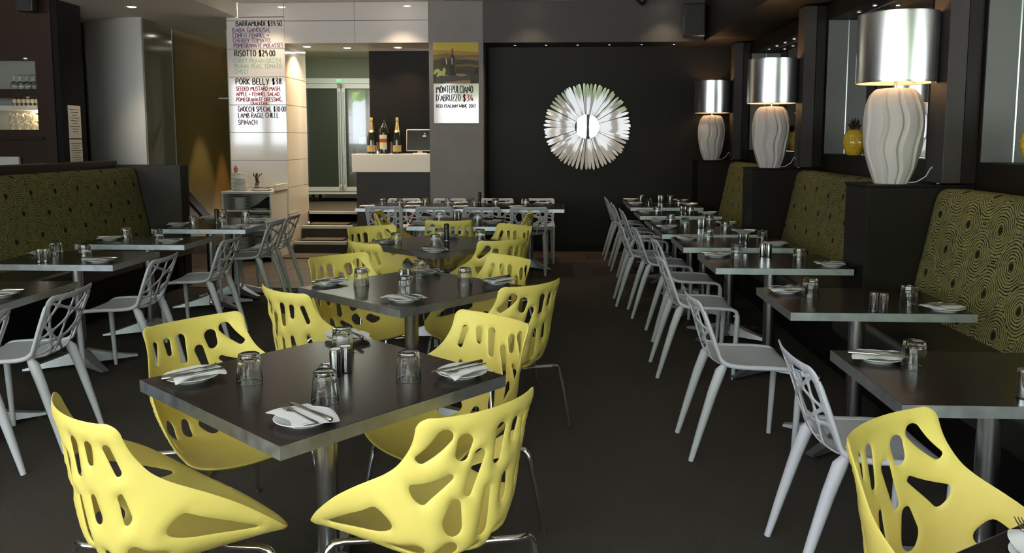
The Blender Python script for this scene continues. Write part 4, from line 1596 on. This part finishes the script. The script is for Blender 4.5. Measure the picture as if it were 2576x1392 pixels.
# wine poster: picture sheet and lettered sheet
px0, px1 = -1.506, -.933
po = thing('wine_picture', 'printed picture of a red wine bottle on a barrel at sunset, on the grey column', 'poster', (0, 0, 0))
obj('sheet', G().box(px0, px1, YP - .006, YP, 2.205, 2.714), 'p_dark', po)
W_, H_ = px1 - px0, .509
def pic(poly, m, lay, name='print'):
    y = YP - .0065 - .0006 * lay
    obj(name, G().prism([(px0 + a * W_, 2.205 + b * H_) for a, b in poly], y, y + .0004, 'y'), m, po)
pic([(0, .80), (1, .74), (1, 1), (0, 1)], 'p_sky', 1)
pic([(0, .70), (.3, .74), (.6, .68), (1, .70), (1, .76), (.6, .79), (0, .82)], 'p_haze', 2)
pic([(0, .56), (.2, .62), (.5, .60), (1, .55), (1, .70), (.6, .68), (.3, .74), (0, .70)], 'p_hill', 3)
pic([(.5, .57), (.75, .60), (1, .55), (1, .63), (.75, .65)], 'p_field', 4)
pic([(.5, .40), (.8, .42), (1, .38), (1, .44), (.8, .48), (.5, .46)], 'p_hill', 4)
pic([(.9, .22), (1, .22), (1, .40), (.93, .36), (.9, .3)], 'p_bottle', 5)
pic([(.06, 0), (.83, 0), (.83, .20), (.78, .24), (.45, .22), (.2, .18), (.06, .16)], 'p_barrel', 5)
pic([(.18, 0), (.82, 0), (.82, .08), (.6, .07), (.3, .03)], 'p_wood', 6)
pic([(.50, .20), (.62, .17), (.76, .20), (.66, .24), (.5, .24)], 'p_wood', 6)
pic([(.38, .20), (.385, .62), (.41, .69), (.41, .845), (.445, .855), (.445, .69), (.49, .62), (.50, .20), (.44, .19)], 'p_bottle', 7)
pic([(.408, .72), (.41, .845), (.445, .855), (.447, .72)], 'p_cap', 8)
pic([(.41, .46), (.405, .62), (.425, .63), (.43, .46)], 'p_shine', 8)
pic([(.475, .28), (.478, .62), (.49, .60), (.492, .28)], 'p_hill', 8)
pic([(.17, .53), (.20, .44), (.27, .42), (.34, .44), (.38, .53)], 'p_wine', 6)
pic([(.265, .62), (.30, .60), (.31, .47), (.285, .46), (.28, .58)], 'p_shine', 8)
pic([(.27, .42), (.27, .22), (.36, .19), (.25, .19), (.255, .42)], 'p_field', 6)
gr = random.Random(2)
gv = G()
for k in range(26):
    a, b = .03 + gr.random() * .22, .17 + gr.random() * .19 * (1 - .2 * gr.random())
    n = 10
    y = YP - .0112 - .00005 * k
    gv.prism([(px0 + a * W_ + .017 * math.cos(2 * pi * i / n), 2.205 + b * H_ + .017 * math.sin(2 * pi * i / n)) for i in range(n)], y, y + .0004, 'y')
o = obj('printed_grapes', gv, 'p_grape', po)
o['kind'] = 'stuff'
pw = thing('wine_notice', 'white handwritten wine notice directly under the wine picture', 'poster', (0, 0, 0))
obj('sheet', G().box(px0 + .004, px1, YP - .006, YP, 1.708, 2.204), 'gloss_white', pw)
for txt, x0, x1, z, h, ink, wt in [('MONTEPULCIANO', -1.468, -1.006, 2.088, .088, 'ink_black', .0095), ("D'ABRUZZO", -1.468, -1.164, 1.984, .082, 'ink_black', .009),
                                   ('$34', -1.134, -1.002, 1.984, .082, 'ink_red', .010), ('RED ITALIAN WINE 2017', -1.468, -.972, 1.902, .042, 'ink_black', .0075)]:
    obj('lettering', lettering(txt, x0, x1, z, h, YP - .0075, wt), ink, pw)

# ------------------------------------------------------------------ the pass: counter, bottles, till
cn = tag(obj('pass_counter', G().rbox(-2.705, -1.563, 10.74, 11.14, 1.062, 1.306, .003, 1), 'counter_cream'), 'thick cream counter slab of the kitchen pass', 'counter')
ZC = 1.306
def bottle_sparkling():
    t = thing('sparkling_bottle', 'x', 'bottle')
    obj('body', G().lathe([(.045, 0), (.062, .004), (.063, .18), (.058, .23), (.042, .29), (.032, .315)], 28, cap1=False), 'bottle_dark', t, smooth=50)
    obj('foil', G().lathe([(.0425, .285), (.030, .33), (.021, .40), (.019, .44), (.021, .445), (.021, .462), (.019, .485), (.014, .492)], 28, cap0=False), 'gold_foil', t, smooth=50)
    g = G()
    n = 14
    vs, fs = [], []
    for i in range(n + 1):
        a = -pi / 2 + (i / n - .5) * 2.6
        for z in (.03, .118):
            vs.append((.0638 * math.cos(a), .0638 * math.sin(a), z))
    for i in range(n):
        fs.append((2 * i, 2 * i + 2, 2 * i + 3, 2 * i + 1))
    obj('label', g.add(vs, fs), 'label_gold', t, smooth=60)
    obj('seal', G().lathe([(.022, 0), (.022, .003)], 20).xf(Matrix.Translation((0, -.039, .305)) @ Matrix.Rotation(R(68), 4, 'X')), 'label_cream', t)
    return t
bs = Stamp(bottle_sparkling())
bs((-2.455, 10.86, ZC), .1, 'dark sparkling wine bottle with gold neck foil, nearer the fridge on the pass counter', 'sparkling wine bottles')
bs((-2.105, 10.86, ZC), -.1, 'dark sparkling wine bottle with gold neck foil, beside the till screen', 'sparkling wine bottles')
bg_ = thing('magnum_bottle', 'big dark wine bottle with cream and red label between two gold-necked bottles', 'bottle', (-2.285, 10.88, ZC))
obj('body', G().lathe([(.06, 0), (.078, .004), (.079, .29), (.074, .33), (.055, .37), (.030, .405), (.0195, .43), (.0185, .475), (.021, .478), (.021, .492), (.016, .494)], 32), 'bottle_dark', bg_, smooth=50)
for z0, z1, m in ((.065, .155, 'label_cream'), (.155, .205, 'label_red'), (.205, .255, 'label_cream')):
    vs, fs = [], []
    for i in range(13):
        a = -pi / 2 + (i / 12 - .55) * 1.35
        vs += [(.0802 * math.cos(a), .0802 * math.sin(a), z0), (.0802 * math.cos(a), .0802 * math.sin(a), z1)]
    for i in range(12):
        fs.append((2 * i, 2 * i + 2, 2 * i + 3, 2 * i + 1))
    obj('label', G().add(vs, fs), m, bg_, smooth=60)
tag(obj('pepper_shaker', G().lathe([(.022, 0), (.022, .155), (.018, .16)], 20), 'chrome', smooth=40, loc=(-2.372, 10.84, ZC)), 'small chrome canister between two wine bottles on the pass counter', 'canister')
tag(obj('menu_holder', G().box(-.0015, .0015, -.04, .04, .01, .165).box(-.02, .02, -.045, .045, 0, .012), 'fridge_body', loc=(-2.185, 10.86, ZC)), 'thin pale holder between the big bottle and the far gold-necked bottle', 'holder')
ah = thing('acrylic_holder', 'clear acrylic sheet holder at the fridge end of the pass counter', 'holder', (-2.585, 10.88, ZC))
obj('pane', G().box(-.055, .055, -.003, .003, .008, .23), 'glass_thin', ah)
obj('foot', G().rbox(-.06, .06, -.035, .035, 0, .01, .003, 1), 'glass_thin', ah)
tl = thing('till_screen', 'black till screen with silver border on the pass counter', 'screen', (-1.80, 10.86, ZC), 0)
obj('stand', G().rbox(-.09, .09, -.05, .07, 0, .014, .005, 1).rbox(-.03, .03, .0, .03, .01, .10, .004, 1), 'counter_cream', tl)
sc_ = G().rbox(-.182, .182, -.012, .012, .0, .295, .010, 3)
tilt = Matrix.Translation((0, -.01, .038)) @ Matrix.Rotation(R(-6), 4, 'X')
so = obj('frame', sc_.xf(tilt), 'fridge_body', tl, smooth=40)
obj('display', G().rbox(-.170, .170, -.0145, -.011, .012, .283, .001, 1).xf(tilt), 'screen_dark', so)
# small pale mark on the till: a rounded hand-like blob under a dot
mk_ = G()
mk_.prism([(.040, .205), (.044, .190), (.075, .188), (.092, .196), (.096, .204), (.085, .212), (.078, .222), (.070, .214), (.050, .214)], -.0152, -.0146, 'y')
mk_.prism([(.070 + .009 * math.cos(a), .236 + .009 * math.sin(a)) for a in np.linspace(0, 2 * pi, 12, endpoint=False)], -.0152, -.0146, 'y')
obj('mark', mk_.xf(tilt), 'paper_note', so)
tag(obj('paper_slip', G().rbox(-.10, .10, -.03, .03, 0, .006, .002, 1), 'paper_note', loc=(-1.72, 10.79, ZC)), 'pale slips of paper in front of the till screen', 'paper')

# ------------------------------------------------------------------ fridge and kitchen light
fr = thing('display_fridge', 'upright white two-door glass drinks fridge in the kitchen', 'fridge', (-3.35, 12.70, .505), R(4.5))
obj('cabinet', G().box(-.62, .62, .05, .72, .12, 1.96), 'fridge_body', fr)
obj('header', G().rbox(-.62, .62, .0, .06, 1.875, 1.96, .003, 1), 'fridge_body', fr)
obj('display', G().box(-.065, .0, -.004, 0, 1.905, 1.94), 'display_green', fr)
obj('kick_plate', G().rbox(-.62, .62, .01, .05, .12, .165, .003, 1), 'fridge_body', fr)
for sx in (-1, 1):
    x0, x1 = (-.615, -.006) if sx < 0 else (.006, .615)
    d = obj('door', G().box(x0, x0 + .055, 0, .05, .17, 1.87).box(x1 - .055, x1, 0, .05, .17, 1.87).box(x0, x1, 0, .05, .17, .24).box(x0, x1, 0, .05, 1.80, 1.87), 'fridge_body', fr)
    obj('pane', G().box(x0 + .055, x1 - .055, .02, .03, .24, 1.80), 'fridge_glass', d)
    xh = x1 - .028 if sx < 0 else x0 + .028
    obj('handle', G().rbox(xh - .010, xh + .010, -.02, 0, .30, 1.75, .004, 1), 'steel', d)
for sx, sy in ((-.5, .1), (.5, .1), (-.5, .65), (.5, .65)):
    c = obj('castor', G().lathe([(.05, -.016), (.055, -.010), (.055, .010), (.05, .016)], 20).xf(Matrix.Translation((sx, sy, .055)) @ Matrix.Rotation(R(90), 4, 'Y')), 'rubber', fr, smooth=40)
tl2 = thing('tube_light', 'bright tube light on the kitchen ceiling above the fridge', 'light', (-2.95, 11.62, 2.775))
obj('batten', G().rbox(-.6, .6, -.04, .04, .03, .085, .004, 1), 'fridge_body', tl2)
obj('tube', G().tube([(-.58, 0, .012), (.58, 0, .012)], .016, 12), 'tube_light', tl2, smooth=50)
d = bpy.data.lights.new('kitchen_tube', 'AREA')
d.shape = 'RECTANGLE'
d.size, d.size_y, d.energy, d.color = 1.2, .06, KITCHEN_W, (.93, 1, .80)
o = bpy.data.objects.new('kitchen_tube', d)
o.location = (-2.95, 11.62, 2.75)
col.objects.link(o)

# ------------------------------------------------------------------ ceiling fittings
def dl():
    t = thing('downlight', 'x', 'light')
    obj('trim', G().lathe([(.048, -.001), (.05, -.004), (.075, -.005), (.078, 0)], 28, cap0=False, cap1=False), 'shelf_white', t, smooth=50)
    obj('lens', G().lathe([(.0, -.006), (.03, -.008), (.048, -.003)], 24, cap0=False, cap1=False), 'led', t, smooth=50)
    return t
dls = Stamp(dl())
for i, (x, y) in enumerate([(-3.54, 9.86), (-1.89, 9.86), (-.27, 9.90), (1.38, 9.95)]):
    dls((x, y, ZH), 0, 'recessed downlight in the high ceiling, %s from the white pillar' % ORD[i], 'ceiling downlights')
    spot('downlight_beam', (x, y, ZH - .02), DOWN_W, 95, (1, .80, .56), .04, .7)
dls((-4.92, 9.35, ZL), 0, 'recessed downlight in the low ceiling beside the curved wall', 'ceiling downlights')
spot('downlight_beam', (-4.92, 9.35, ZL - .02), DOWN_W, 95, (1, .80, .56), .04, .7)
for i, x in enumerate((-2.73, -2.05)):
    dls((x, 10.72, 2.715), 0, 'recessed downlight in the pass soffit, %s' % ['above the fridge side', 'above the wine bottles'][i], 'pass downlights')
    spot('pass_beam', (x, 10.72, 2.695), PASS_W, 125, (1, .70, .40), .03, .7)
dls((-3.22, 10.55, 2.715), 0, 'recessed downlight in the pass soffit, close to the glossy pillar side', 'pass downlights')
spot('pass_beam', (-3.22, 10.55, 2.695), PASS_W, 125, (1, .70, .40), .03, .7)
for i, (x, y, pw_, cc, an) in enumerate([(-4.96, 12.84, STAIR_W, (1, .58, .20), 27), (-4.85, 12.05, STAIR_W * .45, (1, .86, .55), 40)]):
    dls((x, y, ZL), 0, 'recessed downlight over the olive stair wall, %s' % ['deeper in', 'nearer the room'][i], 'stair downlights')
    spot('stair_beam', (x, y, ZL - .02), pw_, an, cc, .02, .35)
dc = thing('dome_camera', 'small dark dome camera under the ceiling edge of the back wall', 'camera', (1.09, 10.12, ZH))
obj('base', G().lathe([(.075, 0), (.075, -.03), (.06, -.036)], 24, cap0=False), 'black_plastic', dc, smooth=40)
obj('dome', G().lathe([(.056, -.034), (.052, -.058), (.036, -.078), (.012, -.088), (.001, -.089)], 24, cap0=False, cap1=False), 'screen_dark', dc, smooth=60)
av = thing('air_vent', 'long pale air vent in the ceiling before the back wall', 'vent', (-.75, 9.80, ZH))
obj('frame', G().rbox(-.72, .72, -.075, .075, -.012, 0, .003, 1), 'shelf_white', av)
for k in range(4):
    obj('slat', G().box(-.69, .69, -.055 + k * .032, -.043 + k * .032, -.017, -.0115), 'steel', av)
def spk(label, loc, rz, w=.24, h=.36, d_=.22):
    t = thing('loudspeaker', label, 'speaker', loc, rz)
    obj('cabinet', G().rbox(-w / 2, w / 2, -d_ / 2, d_ / 2, -h / 2, h / 2, .012, 2), 'black_plastic', t, smooth=40)
    obj('grille', G().rbox(-w / 2 + .012, w / 2 - .012, -d_ / 2 - .010, -d_ / 2 + .002, -h / 2 + .012, h / 2 - .012, .008, 2), 'rubber', t, smooth=40)
    obj('bracket', G().box(-.02, .02, d_ / 2 - .01, d_ / 2 + .09, -.03, .03), 'dark_steel', t)
    return t
spk('black loudspeaker mounted under the ceiling above the farthest lamp', (1.70, 9.99, 2.93), R(-8), .26, .38)
spk('dark loudspeaker high on the brown bar front at the upper left', (-5.70, 8.61, 3.01), R(18), .16, .26, .16)

lg_ = thing('wall_ledge', 'thin white ledge sticking out beside the pillar in the stair passage', 'ledge', (0, 0, 0))
obj('board', G().rbox(-4.50, -4.148, 10.72, 11.0, 2.045, 2.062, .003, 1), 'shelf_white', lg_)
obj('bracket', G().box(-4.40, -4.148, 10.85, 10.87, 2.015, 2.045), 'shelf_white', lg_)
glass((-4.36, 10.85, 2.062), 0, 'upturned tumbler on the thin white ledge beside the pillar', 'upturned tumblers')
# ------------------------------------------------------------------ papers on the black column, bar shelves
for i, (y0, y1, z0, z1, lab) in enumerate([(8.93, 9.17, 1.515, 1.89, 'upper pale notice on the black column beside the bar'), (8.93, 9.17, 1.17, 1.503, 'lower printed page on the black column beside the bar')]):
    t = thing('paper_notice', lab, 'notice', (0, 0, 0))
    obj('sheet', G().box(-5.500, -5.494, y0, y1, z0, z1), 'paper_note', t)
    g = G()
    for k in range(9):
        zc = z1 - .05 - k * (z1 - z0 - .09) / 9
        dy = (.02 if i else .03) + .02 * ((k * 7) % 3)
        g.box(-5.494, -5.4935, y0 + dy, y1 - dy, zc, zc + .006)
    o = obj('print', g, 'dark_steel', t)
    o['kind'] = 'stuff'
tag(obj('bar_card', G().rbox(-6.30, -5.98, 8.74, 8.78, 1.175, 1.31, .003, 1), 'paper_note'), 'white card on the bar front at the left edge', 'card')
sg = thing('stem_glass', 'x', 'glass')
obj('bowl', G().lathe([(.028, 0), (.033, .03), (.034, .06), (.022, .09), (.006, .10)], 16, cap0=False), 'glass', sg, smooth=60)
obj('stem', G().lathe([(.004, .10), (.0035, .165), (.030, .170), (.030, .173)], 14), 'glass', sg, smooth=40)
sgs = Stamp(sg)
for k in range(5):
    for j in range(2):
        sgs((-5.815 - k * .078, 8.95 + j * .09, 2.062), 0, 'upturned stem glass on the upper bar shelf, %s row, %s from the black column' % (['front', 'rear'][j], ORD[k]), 'stem glasses on the upper bar shelf')
sb = thing('spirit_bottle', 'x', 'bottle')
obj('body', G().lathe([(.022, 0), (.023, .09), (.018, .115), (.009, .13), (.009, .148)], 16), 'amber', sb, smooth=50)
obj('label', G().lathe([(.0234, .03), (.0234, .072)], 16, cap0=False, cap1=False), 'label_cream', sb, smooth=50)
sbs = Stamp(sb)
for k in range(7):
    sbs((-5.80 - k * .053, 8.94, 1.885), k, 'small amber spirit bottle on the middle bar shelf, %s from the black column' % ORD[k], 'spirit bottles on the middle bar shelf')
for r_, z in ((0, 1.613), (1, 1.7085)):
    for k in range(5):
        glass((-5.815 - k * .086, 8.95, z), k * .3, 'upturned tumbler on the lowest bar shelf, %s tier, %s from the black column' % (['bottom', 'top'][r_], ORD[k]), 'stacked tumblers on the lowest bar shelf')
point('bar_glow', (-5.95, 9.10, 1.80), BAR_W, (1, .72, .42), .03)
for i, (x, z) in enumerate([(-5.94, 2.407), (-5.90, 1.970)]):
    small_light((x, 8.845 if i else 8.9, z), 0, 'tiny light over the %s bar shelf at the left edge' % ['upper', 'middle'][i], 'bar shelf lights')

# ------------------------------------------------------------------ sideboard with crockery
sbx0, sbx1, sby0, sby1 = -4.035, -3.42, 9.60, 10.19
un = thing('shelf_unit', 'white open shelf unit full of plates beside the menu pillar', 'shelf', (0, 0, 0))
obj('side', G().rbox(sbx0, sbx0 + .022, sby0, sby1, 0, .865, .002, 1), 'shelf_white', un)
obj('side', G().rbox(sbx1 - .022, sbx1, sby0, sby1, 0, .865, .002, 1), 'shelf_white', un)
obj('top', G().rbox(sbx0 - .004, sbx1 + .004, sby0 - .004, sby1, .842, .868, .002, 1), 'shelf_white', un)
for z in (.62, .38, .06):
    obj('shelf', G().rbox(sbx0 + .022, sbx1 - .022, sby0 + .004, sby1 - .01, z, z + .018, .002, 1), 'shelf_white', un)
obj('back', G().box(sbx0 + .022, sbx1 - .022, sby1 - .01, sby1, .06, .842), 'shelf_white', un)
obj('upstand', G().rbox(sbx1 - .01, sbx1 + .02, sby0 + .12, sby1, .868, .945, .003, 1), 'shelf_white', un)
dp = obj('dinner_plate', G().lathe([(.0, .003), (.055, .003), (.06, 0), (.066, 0), (.072, .006), (.118, .016), (.12, .018), (.118, .0195), (.07, .010), (.0, .009)], 30, cap0=False, cap1=False), 'plate_white', smooth=50)
tag(dp, None, 'plate')
dps = Stamp(dp)
UP = ORD + ['tenth', 'eleventh', 'twelfth', 'thirteenth', 'fourteenth']
def stack(x, y, z, n, dz, lab, grp, s=1.0):
    for k in range(n):
        o = dps((x + .002 * ((k * 5) % 3 - 1), y, z + k * dz), k, lab if n == 1 else '%s, %s up' % (lab, UP[k]), grp)
        o.scale = (s, s, 1)
stack(-3.935, 9.84, .868, 14, .0155, 'small white plate in the taller stack on top of the shelf unit', 'taller plate stack on the shelf unit', .62)
stack(-3.845, 9.76, .868, 10, .0155, 'small white plate in the shorter stack on top of the shelf unit', 'shorter plate stack on the shelf unit', .66)
stack(-3.875, 9.78, .638, 10, .0150, 'white dinner plate in the stack on the upper shelf', 'plates on the upper shelf', .92)
stack(-3.60, 9.78, .638, 1, .0150, 'single white plate under black cloth on the upper shelf', 'plates on the upper shelf', 1.0)
stack(-3.735, 9.80, .398, 11, .0150, 'white dinner plate in the middle stack on the second shelf', 'plates on the second shelf', .92)
stack(-3.548, 9.80, .398, 11, .0150, 'white dinner plate in the stack on the pillar side of the second shelf', 'plates on the second shelf', .8)
stack(-3.86, 9.80, .078, 14, .0150, 'white dinner plate in the stack on the lowest shelf, window side', 'plates on the lowest shelf', .92)
stack(-3.60, 9.80, .078, 14, .0150, 'white dinner plate in the stack on the lowest shelf, pillar side', 'plates on the lowest shelf', .92)
bc = G()
n = 10
hts = [(-.14, .0), (-.10, .018), (-.04, .05), (.0, .085), (.05, .125), (.10, .14), (.13, .13), (.145, .0)]
vs, fs = [], []
for x, h in hts:
    for y, q in ((-.09, .0), (-.085, .8), (0, 1), (.085, .85), (.09, 0)):
        vs.append((x, y, h * q))
for i in range(len(hts) - 1):
    for j in range(4):
        fs.append((5 * i + j, 5 * i + j + 1, 5 * i + 6 + j, 5 * i + 5 + j))
fs += [(0, 1, 2, 3, 4), tuple(5 * (len(hts) - 1) + j for j in range(5))]
for i in range(len(hts) - 1):
    fs.append((5 * i + 4, 5 * i, 5 * i + 5, 5 * i + 9))
tag(obj('black_cloth', bc.add(vs, fs), 'black_cloth', smooth=60, loc=(-3.595, 9.76, .6580)), 'black cloth heaped on a plate in the upper shelf', 'cloth')
ch_ = thing('pepper_pot', 'small copper-brown lidded pot on the taller plate stack', 'pot', (-3.945, 9.84, .868 + 13 * .0155 + .0095))
obj('body', G().lathe([(.020, 0), (.023, .012), (.020, .032), (.026, .048), (.027, .062), (.022, .074)], 24), 'copper', ch_, smooth=50)
obj('lid', G().lathe([(.023, .074), (.016, .084), (.006, .088), (.005, .094), (.007, .098), (.003, .102)], 24), 'copper', ch_, smooth=50)
tp = thing('platter', 'white oval platter of cutlery on top of the shelf unit', 'platter', (-3.60, 9.78, .868))
obj('dish', G().lathe([(.0, .004), (.09, .004), (.095, 0), (.10, 0), (.15, .024), (.152, .028), (.148, .028), (.10, .008), (.0, .008)], 32, cap0=False, cap1=False).xf(Matrix.Diagonal((1, .75, 1, 1))), 'plate_white', tp, smooth=50)
for k in range(6):
    g = G().tube([(-.11 + .02 * k, -.03 + .012 * k, .030), (-.03 + .02 * k, .01 * (k % 3), .036), (.06 + .01 * k, -.02 + .014 * (k % 4), .032 + .006 * (k % 2))], [.004, .003, .006], 6)
    obj('spoon', g, 'dark_steel', tp, smooth=60)
hb = thing('dried_herb', 'dark dried sprig propped behind the shorter plate stack', 'herb', (-3.745, 9.92, .868))
hr = random.Random(9)
for k in range(5):
    a = hr.uniform(-.4, .6)
    pts = [(0 + .01 * k, 0, 0), (.02 + .01 * k, 0, .10), (.03 + a * .06, 0, .17), (.04 + a * .12, 0, .215)]
    stx = obj('stem', G().tube(pts, .003, 5), 'herb_dark', hb)
    for q in range(9):
        s = .25 + q * .08
        i = min(int(s * 3), 2)
        f_ = s * 3 - i
        p = [pts[i][c] * (1 - f_) + pts[i + 1][c] * f_ for c in range(3)]
        obj('sprig_leaf', G().lathe([(.001, -.010), (.006, -.003), (.007, .003), (.001, .010)], 6, c=(p[0] + hr.uniform(-.012, .012), p[1] + hr.uniform(-.01, .01), p[2])), 'herb_dark', stx)

# table cut off at the lower right corner, with its setting
table(.84, .84, 1.28, 1.32, R(33), 'dark table cut off by the lower right corner of the view', 'square tables among the yellow chairs')
plate((.93, 1.44, TZ), 0, 'white side plate on the table in the lower right corner', 'side plates')
fork_s((.912, 1.478, TZ + .0205), R(82), 'steel fork on the table in the lower right corner', 'forks on the napkins')
tag(obj('napkin', NAPM[1], None, loc=(.93, 1.44, TZ), rot=(0, 0, R(75))), 'folded white napkin on the table in the lower right corner', 'napkin', 'napkins')
